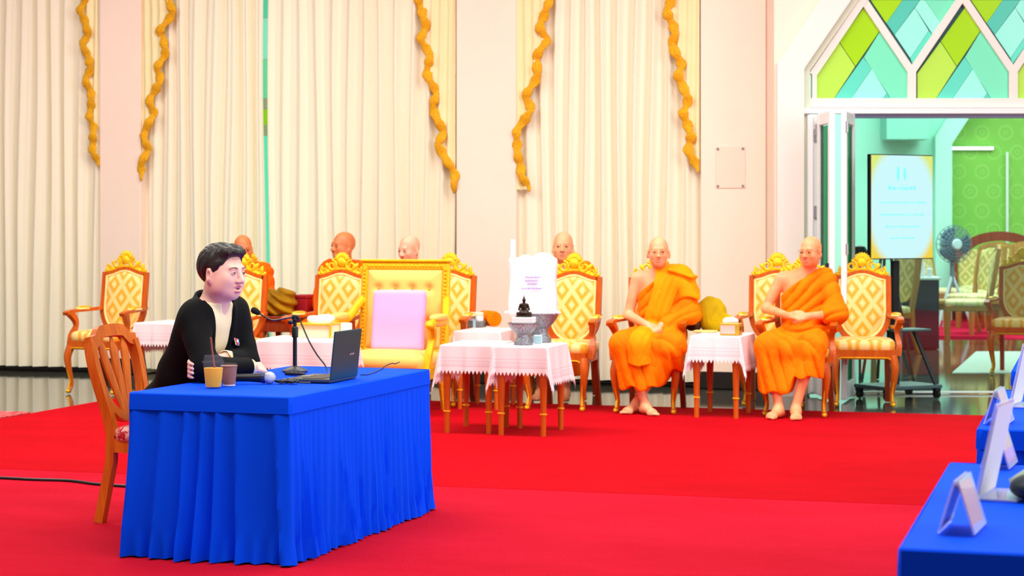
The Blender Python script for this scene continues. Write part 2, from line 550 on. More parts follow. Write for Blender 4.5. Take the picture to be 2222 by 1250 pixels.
F1 = [([(850, 60), (985, 265), (775, 570), (632, 355)], G_green), ([(632, 355), (775, 570), (590, 850), (425, 850), (425, 630)], G_lime),
      ([(845, 490), (915, 590), (735, 850), (590, 850)], G_teal), ([(985, 265), (1230, 610), (1230, 850), (1080, 850), (845, 490)], G_mint),
      ([(915, 590), (1045, 800), (1005, 850), (735, 850)], G_aqua), ([(1045, 800), (1080, 850), (1005, 850)], G_deep)]
F2 = [([(905, 0), (1180, 0), (1040, 200)], G_green), ([(1180, 0), (1330, 0), (1110, 300), (1040, 200)], G_deep),
      ([(1285, 65), (1405, 262), (1245, 500), (1110, 300)], G_aqua), ([(1330, 0), (1370, 0), (1505, 195), (1440, 300), (1285, 65)], G_aqua),
      ([(1370, 0), (1645, 0), (1505, 195)], G_mint), ([(1405, 262), (1440, 300), (1262, 550), (1245, 500)], G_teal),
      ([(905, 0), (1180, 0), (1275, -140), (1275, -300), (1100, -300)], G_lime), ([(1180, 0), (1645, 0), (1440, -300), (1275, -300), (1275, -140)], G_teal)]
def panes(F, off, sc, vshift=0):
    for pts, c in F:
        q = [zc(off + (u - 425) * sc, v) for u, v in pts]
        cx = sum(p[0] for p in q) / len(q); cy = sum(p[1] for p in q) / len(q)
        q = [(cx + (p[0] - cx) * 0.985, cy + (p[1] - cy) * 0.985) for p in q]
        MB().prism([pz(a, b, dT) for a, b in q], dT - .004, dT + .004).build('pane', glassy('stained_%d_%d_%d' % c, c, 0.12), tw, smooth=None)
panes(F1, 425, 1.0); panes(F1, 1305, 0.97); panes(F2, 425, 1.0); panes(F2, 1285, 1.0)
panes(F1, 2160, 0.97)
# lead behind the panes
m = MB().prism(poly([(1770, 214), (2412, 214), (2412, -76), (1925, -76), (1770, 160)], dT + .02), dT + .012, dT + .018)
m.build('lead_backing', mat('lead', (44, 92, 92), 0.6), tw, smooth=None)

hd = MB()
bar(hd, (1742, 241), (2420, 241), 12, DW - .02, .12)
hd = hd.build('trim_3', M_alu, smooth=None); tag(hd, kind='structure')
m = MB(); bar(m, (1830, 252), (2420, 252), 9, DW + .04, .06)
tag(m.build('trim_4', mat('blue_grey_rail', (150, 178, 214), 0.4), smooth=None), kind='structure')

def tint_glass(name, tint, refl=0.06):
    m = bpy.data.materials.new(name); m.use_nodes = True
    t = NT(m); t.n.remove(t.n['Principled BSDF'])
    tr = t.node('ShaderNodeBsdfTransparent'); tr.inputs[0].default_value = tint
    gl = t.node('ShaderNodeBsdfGlossy'); gl.inputs['Roughness'].default_value = 0.02
    mx = t.node('ShaderNodeMixShader'); mx.inputs[0].default_value = refl
    t.l.new(tr.outputs[0], mx.inputs[1]); t.l.new(gl.outputs[0], mx.inputs[2])
    t.l.new(mx.outputs[0], t.n['Material Output'].inputs[0])
    return m
M_tint = tint_glass('aqua_glass', (0.84, 1.0, 0.95, 1))
M_dkglass = tint_glass('green_door_glass', (0.06, 0.50, 0.36, 1), 0.10)
xg0 = at(1838, 0, 17.0).x; xg1 = at(2420, 0, 17.0).x
zt = at(0, 246, 17.0).z
g = MB().box(((xg0 + xg1) / 2, 17.0, zt / 2), (xg1 - xg0, 0.012, zt - 0.02)).build('window_3', M_tint, smooth=None)
tag(g, 'clear aqua tinted glass screen beside the doorway', kind='structure')
m = MB().box(((xg0 + xg1) / 2, 17.0, 0.008), (xg1 - xg0, 0.05, 0.016), 0.003)
tag(m.build('trim_5', mat('threshold_strip', (226, 236, 232), 0.3), smooth=None), kind='structure')

# folded white door leaves
def door_leaf(name, a, b, z1):
    A = Vector(a); B = Vector(b); L = (B - A).length
    rz = math.degrees(math.atan2(B.y - A.y, B.x - A.x))
    o = empty(name, (A.x, A.y, 0), rz); o['kind'] = 'structure'
    f = MB()
    f.box((0.035, 0, z1 / 2), (0.07, 0.045, z1 - .02), 0.004); f.box((L - 0.035, 0, z1 / 2), (0.07, 0.045, z1 - .02), 0.004)
    f.box((L / 2, 0, z1 - 0.06), (L - .14, 0.04, 0.1), 0.004); f.box((L / 2, 0, 0.08), (L - .14, 0.04, 0.14), 0.004)
    f.build('frame', M_alu, o)
    MB().box((L / 2, 0, z1 / 2), (L - .14, 0.008, z1 - .24)).build('glass', M_dkglass, o, smooth=None)
    for z in (0.3, 1.2, 2.2):
        MB().lathe([(0.012, 0), (0.012, 0.09)], 8, Matrix.Translation((0.0, -0.026, z))).build('hinge', M_metal, o)
    for z in (1.05,):
        MB().box((L - .035, -0.035, z), (0.02, 0.03, 0.16), 0.006).build('handle', M_black, o)
    return o
zd = at(0, 247, DW).z
door_leaf('door_1', (at(1778, 0, 16.70).x, 16.70), (at(1806, 0, 16.2).x, 16.2), zd)
door_leaf('door_2', (at(1831, 0, 16.2).x, 16.2), (at(1806, 0, 16.2).x + .26, 16.75), zd)

m = MB()
xa, xb = at(1752, 0, 16.78).x, at(1777, 0, 16.78).x
m.box(((xa + xb) / 2, 16.80, zd / 2), (xb - xa, 0.05, zd - .02), 0.006)
m.box(((xa + xb) / 2 - 0.01, 16.77, zd / 2), (0.02, 0.02, zd - .05), 0.004)
tj = m.build('trim_8', M_alu); tag(tj, 'white aluminium door jamb with hinges', kind='structure')
for z in (0.25, 0.9, 1.55, 2.2): MB().box(((xa + xb) / 2 + 0.02, 16.765, z), (0.03, 0.03, 0.11), 0.006).build('hinge', M_metal, tj)

# ------------------------------------------------------------------ room behind the glass
def wallpaper():
    m = bpy.data.materials.new('green_damask_wallpaper'); m.use_nodes = True
    t = NT(m); b = t.n['Principled BSDF']
    vec, x, y, z = t.coords()
    u = t.math('DIVIDE', x, 0.36); v = t.math('DIVIDE', z, 0.30)
    row = t.math('FLOOR', v)
    half = t.math('MULTIPLY', t.math('MODULO', row, 2.0), 0.5)
    fu = t.math('SUBTRACT', t.math('FRACT', t.math('ADD', u, half)), 0.5)
    fv = t.math('SUBTRACT', t.math('FRACT', v), 0.5)
    d = t.math('SQRT', t.math('ADD', t.math('MULTIPLY', fu, fu), t.math('MULTIPLY', t.math('MULTIPLY', fv, fv), 0.7)))
    c = t.ramp(d, [(0.0, lin((130, 200, 62))), (0.10, lin((150, 212, 86))), (0.17, lin((130, 200, 62))), (0.28, lin((156, 216, 96))), (0.36, lin((138, 206, 72)))])
    t.l.new(c, b.inputs['Base Color']); b.inputs['Roughness'].default_value = 0.6
    return m
M_aqw = mat('pale_aqua_cast', (176, 250, 226), 0.6)  # aqua cast of the room's light put into its wall colour
DB = 30.0
def xz(px, py, d=DB): return pz(px, py, d)
def plate(name, pts, d, th, m):
    return tag(MB().prism(poly(pts, d), d, d + th).build(name, m, smooth=None), kind='structure')
plate('wall_back_room', [(1740, 700), (2062, 700), (2062, 60), (1740, 60)], DB, 0.2, M_aqw)
plate('wall_back_room_papered', [(2030, 702), (2420, 702), (2420, 60), (2030, 60)], DB + 0.35, 0.2, wallpaper())
plate('trim_6', [(2030, 700), (2066, 700), (2066, 312), (2230, 60), (2180, 60), (2030, 296)], DB - 0.2, 0.2, mat('aqua_arch', (190, 252, 232), 0.5))
plate('trim_7', [(1924, 302), (2016, 302), (2016, 60), (1924, 60)], DB - 0.6, 0.5, mat('soffit_grey', (140, 214, 194), 0.6))
m = MB().box((9.0, DB + 0.3, 0.12), (9.0, 0.08, 0.24)); tag(m.build('baseboard_back_room', mat('dark_skirting', (38, 36, 34), 0.4), smooth=None), kind='structure')
m = MB().box((12.2, 24, 2.2), (0.2, 14, 4.4)); tag(m.build('wall_back_room_right', M_aqw, smooth=None), kind='structure')
# ------------------------------------------------------------------ furniture materials
def wood(name, a, b, rough=0.35, sc=(30, 30, 3)):
    m = bpy.data.materials.new(name); m.use_nodes = True
    t = NT(m); p = t.n['Principled BSDF']
    vec = t.scalevec(t.coords()[0], sc)
    f = t.noise(vec, 1.0, 5.0, 0.6)
    t.l.new(t.ramp(f, [(0.3, lin(a)), (0.7, lin(b))]), p.inputs['Base Color'])
    p.inputs['Roughness'].default_value = rough; p.inputs['Coat Weight'].default_value = 0.08; p.inputs['Specular IOR Level'].default_value = 0.3
    return m
M_wood = wood('honey_brown_wood', (176, 72, 8), (208, 98, 18))
M_woodd = wood('shaded_red_wood', (120, 40, 16), (150, 62, 24))
M_woodc = wood('orange_teak', (190, 82, 12), (220, 112, 26))
M_woodg = wood('light_oak_wood', (170, 120, 50), (196, 146, 70))
M_gold = mat('gilt_gold', (250, 186, 18), 0.38, metal=0.35, var=0.25, vscale=40, bump=0.5, bscale=70, bdist=0.006)
M_goldb = mat('bright_gilt', (255, 200, 20), 0.35, metal=0.3, bump=0.8, bscale=110, bdist=0.006, var=0.15, vscale=60)
M_piping = mat('cream_gold_piping', (255, 226, 150), 0.5)

def damask(name, ax, wx, wz, cream=(252, 206, 124), ring=(244, 166, 22)):
    m = bpy.data.materials.new(name); m.use_nodes = True
    t = NT(m); b = t.n['Principled BSDF']
    vec, x, y, z = t.coords()
    q = z if ax == 'z' else y
    nz = t.math('MULTIPLY', t.math('SUBTRACT', t.noise(vec, 70.0, 2.0), 0.5), 0.16)
    u = t.math('DIVIDE', x, wx); v = t.math('DIVIDE', q, wz)
    a = t.math('ABSOLUTE', t.math('SUBTRACT', t.math('MULTIPLY', t.math('FRACT', t.math('ADD', u, v)), 2.0), 1.0))
    c = t.math('ABSOLUTE', t.math('SUBTRACT', t.math('MULTIPLY', t.math('FRACT', t.math('ADD', t.math('SUBTRACT', u, v), 50.0)), 2.0), 1.0))
    d = t.math('ADD', t.math('MAXIMUM', a, c), nz)
    col = t.ramp(d, [(0.0, lin((255, 224, 160))), (0.26, lin(cream)), (0.44, lin(ring)), (0.62, lin(ring)), (0.80, lin(cream)), (0.92, lin((255, 216, 142))), (1.0, lin(cream))])
    t.l.new(col, b.inputs['Base Color']); b.inputs['Roughness'].default_value = 0.5
    b.inputs['Sheen Weight'].default_value = 0.1
    return m
M_dback = damask('gold_damask_back', 'z', 0.17, 0.23)
M_dseat = damask('gold_damask_seat', 'y', 0.17, 0.23)
M_doli = damask('olive_damask', 'z', 0.2, 0.22, (214, 206, 130), (190, 176, 84))
M_dolis = damask('olive_damask_seat', 'y', 0.2, 0.22, (240, 238, 190), (226, 214, 130))

def superball(mb, c, r, e1=0.4, e2=0.4, nu=28, nv=14, M=None, half=False):
    sg = lambda v, e: math.copysign(abs(v) ** e, v)
    def fn(u, v):
        t = (v - 0.5) * PI; a = 2 * PI * u
        return (c[0] + r[0] * sg(math.cos(t), e1) * sg(math.cos(a), e2), c[1] + r[1] * sg(math.cos(t), e1) * sg(math.sin(a), e2), c[2] + r[2] * sg(math.sin(t), e1))
    return mb.grid(fn, nu, nv, M, closed_u=True)

# ------------------------------------------------------------------ gilded armchair
BK = Matrix.Translation((0, 0.22, 0.48)) @ Matrix.Rotation(R(-7), 4, 'X')
def u_path(hw, top, mid, bot, y=0.0, n=16):
    p = [(-hw, y, top), (-hw, y, (top + mid) / 2)]
    for k in range(n + 1):
        a = PI + PI * k / n
        p.append((hw * math.cos(a), y, mid + (mid - bot) * math.sin(a)))
    return p + [(hw, y, (top + mid) / 2), (hw, y, top)]
def panel_outline(hw, top, arch, mid, bot, n=18):
    P = []
    for k in range(n + 1):
        x = hw - 2 * hw * k / n
        P.append((x, top + (arch - top) * (0.5 + 0.5 * math.cos(PI * x / hw))))
    for k in range(1, 5): P.append((-hw, top + (mid - top) * k / 5))
    for k in range(n + 1):
        a = PI + PI * k / n
        P.append((hw * math.cos(a), mid + (mid - bot) * math.sin(a)))
    for k in range(1, 5): P.append((hw, mid + (top - mid) * k / 5))
    return P
def pad_panel(mb, P, bulge, y0, M, sgn=-1, rings=7):
    cx = 0; cz = sum(p[1] for p in P) / len(P); n = len(P)
    vs = [(cx, y0 + sgn * bulge, cz)]; fs = []
    for r in range(1, rings + 1):
        t = r / rings
        for p in P:
            vs.append((cx + (p[0] - cx) * t, y0 + sgn * bulge * math.sqrt(max(0, 1 - t ** 2.6)), cz + (p[1] - cz) * t))
    for k in range(n):
        k2 = (k + 1) % n
        fs.append((0, 1 + k2, 1 + k) if sgn > 0 else (0, 1 + k, 1 + k2))
        for r in range(rings - 1):
            a = 1 + r * n; b = a + n
            q = (a + k, b + k, b + k2, a + k2)
            fs.append(q if sgn < 0 else q[::-1])
    mb.add(vs, fs, M)
def spiral(cx, cz, r0, r1, turns, a0, y, n=22):
    return [(cx + (r0 + (r1 - r0) * k / n) * math.cos(a0 + turns * 2 * PI * k / n), y, cz + (r0 + (r1 - r0) * k / n) * math.sin(a0 + turns * 2 * PI * k / n)) for k in range(n + 1)]
def gilded_armchair():
    o = empty('gilded_armchair', cat='chair')
    f = MB()
    f.tube(u_path(0.208, 0.55, 0.24, 0.0), 1.0, M=BK, sec=RECT(0.018, 0.024), up=(0, 1, 0))
    arch = [(x / 20 * 0.2, 0, 0.535 + 0.045 * (0.5 + 0.5 * math.cos(PI * x / 20))) for x in range(-20, 21, 2)]
    f.tube(arch, 1.0, M=BK, sec=RECT(0.018, 0.016), up=(0, 1, 0))
    for s in (-1, 1): f.box((s * 0.12, 0.225, 0.485), (0.035, 0.035, 0.12), 0.006, rot=(0, s * 22, 0))
    f.box((0, 0.232, 0.455), (0.4, 0.03, 0.06), 0.005)
    f.build('back_frame', M_wood, o)
    P = panel_outline(0.182, 0.515, 0.56, 0.24, 0.03)
    p = MB(); pad_panel(p, P, 0.035, -0.012, BK, -1); pad_panel(p, P, 0.012, 0.012, BK, 1)
    bc = p.build('back_cushion', M_dback, o, smooth=60)
    MB().tube([(a, -0.016, b) for a, b in P], 0.0095, 6, M=BK, closed=True).build('piping', M_piping, bc)
    c = MB()
    for k in range(-4, 5):                                   # shell at the top
        a = R(90 + k * 17)
        c.ball((0.045 * math.cos(a), -0.012, 0.665 + 0.047 * math.sin(a)), (0.032, 0.016, 0.014), 10, 7, BK, rot=(0, -(90 + k * 17), 0))
    c.ball((0, -0.014, 0.66), (0.045, 0.02, 0.042), 12, 8, BK)
    for s in (-1, 1):
        c.tube(spiral(s * 0.085, 0.628, 0.046, 0.012, 1.35 * s, R(90), -0.012), [0.014 - 0.006 * k / 22 for k in range(23)], 7, BK)
        c.tube(spiral(s * 0.155, 0.588, 0.034, 0.010, -1.2 * s, R(60 if s > 0 else 120), -0.012), [0.012 - 0.005 * k / 22 for k in range(23)], 7, BK)
        c.ball((s * 0.125, -0.005, 0.625), (0.018, 0.012, 0.034), 9, 7, BK, rot=(0, s * 40, 0))
        c.ball((s * 0.175, -0.005, 0.597), (0.014, 0.012, 0.036), 9, 7, BK, rot=(0, s * 18, 0))
        c.ball((s * 0.202, -0.005, 0.565), (0.014, 0.012, 0.02), 9, 7, BK, rot=(0, s * 40, 0))
        c.ball((s * 0.05, -0.004, 0.612), (0.028, 0.012, 0.026), 9, 7, BK)
        c.ball((s * 0.135, -0.003, 0.575), (0.05, 0.012, 0.022), 9, 7, BK, rot=(0, s * 22, 0))
    c.tube([(x, -0.004, z + 0.02) for x, _, z in arch], 0.016, 6, BK)
    c.build('crest', M_goldb, o)
    s_ = MB().prism([(-0.245, -0.25), (0.245, -0.25), (0.255, -0.1), (0.215, 0.235), (-0.215, 0.235), (-0.255, -0.1)], 0.375, 0.45, axis='z')
    sf = s_.build('seat_frame', M_wood, o)
    MB().tube([(-0.21, -0.255, 0.372), (-0.18, -0.257, 0.388), (0.18, -0.257, 0.388), (0.21, -0.255, 0.372)], 0.006, 6).build('gilt_edge', M_gold, sf)
    superball(MB(), (0, -0.012, 0.478), (0.248, 0.242, 0.062), 0.55, 0.32).build('seat_cushion', M_dseat, o, smooth=60)
    for s in (-1, 1):
        a = MB()
        path = spline([(s * 0.212, 0.265, 0.715), (s * 0.24, 0.12, 0.705), (s * 0.272, -0.04, 0.70), (s * 0.285, -0.17, 0.69), (s * 0.283, -0.215, 0.675)], 5)
        a.tube(path, 1.0, sec=RECT(0.014, 0.026), up=(0, 0, 1))
        sup = spline([(s * 0.281, -0.16, 0.685), (s * 0.262, -0.105, 0.62), (s * 0.262, -0.095, 0.56), (s * 0.275, -0.14, 0.48), (s * 0.262, -0.15, 0.40)], 5)
        a.tube(sup, [0.8 + 0.5 * abs(2 * k / 20 - 1) for k in range(21)], sec=RECT(0.02, 0.022), up=(1, 0, 0))
        a = a.build('armrest', M_wood, o)
        q = MB(); superball(q, (0, 0, 0), (0.034, 0.085, 0.02), 0.9, 0.7, 16, 8, Matrix.Translation((s * 0.262, 0.02, 0.72)) @ Matrix.Rotation(R(s * 10), 4, 'Z'))
        q = q.build('arm_pad', M_gold, a)
        MB().tube([(s * 0.262 + 0.036 * math.cos(t), 0.02 + 0.088 * math.sin(t), 0.714) for t in [2 * PI * k / 20 for k in range(20)]], 0.008, 6, closed=True).build('pad_piping', M_piping, q)
        l = MB()
        lp = spline([(s * 0.222, -0.225, 0.40), (s * 0.238, -0.25, 0.31), (s * 0.228, -0.24, 0.19), (s * 0.215, -0.222, 0.08), (s * 0.222, -0.245, 0.03), (s * 0.225, -0.262, 0.008)], 4)
        l.tube(lp, [0.036, 0.036, 0.035, 0.034, 0.033, 0.031, 0.029, 0.027, 0.025, 0.023, 0.021, 0.019, 0.018, 0.017, 0.017, 0.018, 0.02, 0.021, 0.022, 0.02, 0.012], 10)
        l = l.build('leg', M_wood, o)
        g = MB().ball((s * 0.224, -0.262, 0.018), (0.02, 0.024, 0.018), 10, 7)
        g.tube([(s * 0.226, -0.274, 0.20), (s * 0.216, -0.246, 0.10), (s * 0.222, -0.264, 0.04)], [0.003, 0.007, 0.010], 6)
        g.build('gilt_foot', M_gold, l)
        MB().tube([(s * 0.198, 0.225, 0.50), (s * 0.198, 0.23, 0.30), (s * 0.205, 0.29, 0.0)], 1.0, sec=RECT(0.02, 0.02), up=(1, 0, 0)).build('leg', M_woodd, o)  # darker wood here puts the rear legs' shade into their colour
    return o

# ------------------------------------------------------------------ gold throne
def throne():
    o = empty('throne_chair', cat='chair')
    B2 = Matrix.Translation((0, 0.26, 0.42)) @ Matrix.Rotation(R(-6), 4, 'X')
    f = MB()
    for s in (-1, 1): f.box((s * 0.335, 0, 0.36), (0.062, 0.05, 0.74), 0.012, M=B2)
    f.box((0, 0, 0.70), (0.73, 0.055, 0.065), 0.014, M=B2); f.box((0, 0, 0.03), (0.73, 0.05, 0.06), 0.012, M=B2)
    f.box((0, -0.004, 0.742), (0.75, 0.07, 0.022), 0.008, M=B2)
    f = f.build('back_frame', M_goldb, o)
    bd = MB()
    for s in (-1, 1):
        for k in range(22): bd.ball((s * 0.335, -0.028, 0.04 + k * 0.03), 0.011, 7, 5, B2)
    for k in range(-10, 11): bd.ball((k * 0.03, -0.03, 0.70), 0.010, 7, 5, B2)
    bd.build('beading', M_gold, f)
    MT = mat('cream_throne_fabric', (246, 200, 106), 0.55, spec=0.2)
    p = MB()
    bt = [(-0.21, 0.52), (-0.07, 0.52), (0.07, 0.52), (0.21, 0.52), (-0.21, 0.26), (-0.07, 0.26), (0.07, 0.26), (0.21, 0.26), (-0.14, 0.39), (0, 0.39), (0.14, 0.39)]
    def fn(u, v):
        x = -0.305 + 0.61 * u; z = 0.06 + 0.61 * v
        e = min(u, 1 - u, v, 1 - v)
        y = -0.02 - 0.035 * min(1, e * 8) ** 0.6
        for (bx, bz) in bt: y += 0.028 * math.exp(-((x - bx) ** 2 + (z - bz) ** 2) / 0.0011)
        return (x, y, z)
    p.grid(fn, 50, 50, B2)
    p = p.build('back_cushion', MT, o, smooth=180)
    for (bx, bz) in bt: MB().ball((bx, -0.03, bz), (0.012, 0.008, 0.012), 8, 6, B2).build('button', mat('throne_button', (226, 160, 60), 0.5), p)
    b = MB().box((0, 0.02, 0.36), (0.36, 0.02, 0.5), 0.01, M=B2)
    s_ = MB().prism([(-0.37, -0.34), (0.37, -0.34), (0.35, 0.27), (-0.35, 0.27)], 0.27, 0.36, axis='z').build('seat_frame', M_goldb, o)
    superball(MB(), (0, -0.05, 0.40), (0.36, 0.32, 0.085), 0.6, 0.3, 36, 16).build('seat_cushion', MT, o, smooth=60)
    for s in (-1, 1):
        a = MB()
        a.tube(spline([(s * 0.345, 0.30, 0.86), (s * 0.37, 0.22, 0.80), (s * 0.40, 0.10, 0.715), (s * 0.405, -0.08, 0.70), (s * 0.40, -0.22, 0.70), (s * 0.40, -0.27, 0.67)], 5), [0.032] * 26, 8)
        a.tube(spiral(s * 0.40, 0.0, 0, 0, 1, 0, 0, 2), 0.001, 4) if False else None
        a.ball((s * 0.40, -0.275, 0.685), (0.04, 0.045, 0.04), 12, 8)
        a.tube(spline([(s * 0.40, -0.24, 0.67), (s * 0.39, -0.19, 0.58), (s * 0.38, -0.24, 0.47), (s * 0.365, -0.27, 0.33)], 5), [0.03 + 0.008 * abs(k / 8 - 1) for k in range(16)], 8)
        a = a.build('armrest', M_goldb, o)
        superball(MB(), (s * 0.402, -0.07, 0.735), (0.042, 0.15, 0.03), 0.7, 0.5, 18, 8).build('arm_pad', MT, a, smooth=60)
        MB().tube(spline([(s * 0.33, -0.30, 0.29), (s * 0.345, -0.32, 0.2), (s * 0.325, -0.29, 0.08), (s * 0.34, -0.32, 0.01)], 5), [0.04 - 0.001 * k for k in range(16)], 9).build('leg', M_goldb, o)
        MB().tube([(s * 0.31, 0.25, 0.30), (s * 0.32, 0.32, 0.0)], [0.03, 0.025], 8).build('leg', M_goldb, o)
    return o

# ------------------------------------------------------------------ small table with turned legs and lace cloth
def lace_mat():
    m = bpy.data.materials.new('white_lace_cloth'); m.use_nodes = True
    t = NT(m); b = t.n['Principled BSDF']
    uv = t.node('ShaderNodeUVMap'); sp = t.node('ShaderNodeSeparateXYZ'); t.l.new(uv.outputs[0], sp.inputs[0])
    e = sp.outputs[1]; a = sp.outputs[0]                    # e = distance to the hem (m), a = running length (m)
    sc = t.math('ABSOLUTE', t.math('SINE', t.math('MULTIPLY', a, PI / 0.02)))
    h1 = t.math('LESS_THAN', t.math('ABSOLUTE', t.math('SUBTRACT', e, t.math('ADD', t.math('MULTIPLY', sc, 0.016), 0.05))), 0.003)
    h2 = t.math('LESS_THAN', t.math('ABSOLUTE', t.math('SUBTRACT', e, 0.085)), 0.002)
    h3 = t.math('LESS_THAN', t.math('ABSOLUTE', t.math('SUBTRACT', e, 0.028)), 0.003)
    d4 = t.math('MULTIPLY', t.math('LESS_THAN', t.math('ABSOLUTE', t.math('SUBTRACT', e, 0.04)), 0.005), t.math('GREATER_THAN', sc, 0.8))
    h = t.math('MAXIMUM', t.math('MAXIMUM', h1, h2), t.math('MAXIMUM', h3, d4))
    t.l.new(t.mix(h, lin((250, 242, 246)), lin((226, 204, 212))), b.inputs['Base Color'])
    b.inputs['Roughness'].default_value = 0.8; b.inputs['Specular IOR Level'].default_value = 0.2
    tr = t.node('ShaderNodeBsdfTranslucent'); tr.inputs[0].default_value = lin((250, 240, 244))
    mx = t.node('ShaderNodeMixShader'); mx.inputs[0].default_value = 0.15
    t.l.new(b.outputs[0], mx.inputs[1]); t.l.new(tr.outputs[0], mx.inputs[2])
    t.l.new(mx.outputs[0], t.n['Material Output'].inputs[0])
    return m
M_lace = lace_mat()
LEGP = [(0.020, 0.575), (0.022, 0.55), (0.030, 0.535), (0.030, 0.52), (0.020, 0.505), (0.028, 0.495), (0.028, 0.485), (0.021, 0.475), (0.027, 0.46), (0.030, 0.42), (0.026, 0.32), (0.021, 0.16), (0.019, 0.0)]
def side_table(w, d, h):
    o = empty('side_table', cat='table')
    MB().box((0, 0, h - 0.014), (w, d, 0.024), 0.006).build('tabletop', M_wood, o)
    MB().box((0, 0, h - 0.06), (w - 0.05, d - 0.05, 0.07), 0.004).build('apron', M_wood, o)
    lg = MB().lathe([(r, z * (h - 0.03) / 0.58) for r, z in LEGP][::-1], 12)
    rgs = []
    for z in (0.15, 0.478, 0.515): rgs.append(MB().lathe([(0.024 if z > .3 else 0.019, z - 0.007), (0.033 if z > .3 else 0.027, z - 0.003), (0.033 if z > .3 else 0.027, z + 0.003), (0.024 if z > .3 else 0.019, z + 0.007)], 12, caps=False))
    first = None
    for sx in (-1, 1):
        for sy in (-1, 1):
            if first is None:
                l = lg.build('leg', M_wood, o); first = l
                for rg in rgs: rg.build('gilt_ring', M_gold, l)
            else: l = copy_tree(first, o)
            l.location = (sx * (w / 2 - 0.035), sy * (d / 2 - 0.035), 0)
    return o
def lace_cloth(w, d, h, over, seed=0.0, nt=32, flare=0.10, overy=None):
    overy = overy or over
    L, D = w + 2 * over, d + 2 * overy
    nu = nt * 2; nv = int(nt * 2 * D / L) // 2 * 2
    def fn(u, v):
        x = (u - 0.5) * L; y = (v - 0.5) * D
        i = round(u * nu); j = round(v * nv)
        ex = max(0.0, abs(x) - w / 2); ey = max(0.0, abs(y) - d / 2)
        if (i in (0, nu) and j % 2 == 0): ex += 0.028
        if (j in (0, nv) and i % 2 == 0): ey += 0.028
        sx = math.copysign(1, x); sy = math.copysign(1, y)
        bx = min(abs(x), w / 2) * sx; by = min(abs(y), d / 2) * sy
        r = math.hypot(ex, ey)
        if r == 0: return (x, y, h + 0.004)
        ph = math.atan2(ey, ex)
        k = flare + 0.30 * math.sin(2 * ph) ** 2 * (0.6 + 0.4 * math.cos(4 * ph))
        if ex == 0 or ey == 0:
            run = (y if ey == 0 else x)
            k = flare * (0.7 + 0.5 * math.sin(run * 23 + seed + sx * 2 + sy))
        oo = k * r + 0.006
        dz = math.sqrt(max(0, r * r - (k * r) ** 2))
        return (bx + sx * oo * math.cos(ph), by + sy * oo * math.sin(ph), h + 0.004 - dz)
    m = MB().grid(fn, nu, nv)
    o = m.build('lace_tablecloth', M_lace, smooth=50)
    me = o.data; uvl = me.uv_layers.new(name='UVMap')
    for p in me.polygons:
        for li in p.loop_indices:
            vi = me.loops[li].vertex_index
            i = vi % (nu + 1); j = vi // (nu + 1)
            x = i / nu * L; y = j / nv * D
            dx = min(x, L - x); dy = min(y, D - y)
            uvl.data[li].uv = (y if dx < dy else x, min(dx, dy))
    return tag(o, None, 'tablecloth')

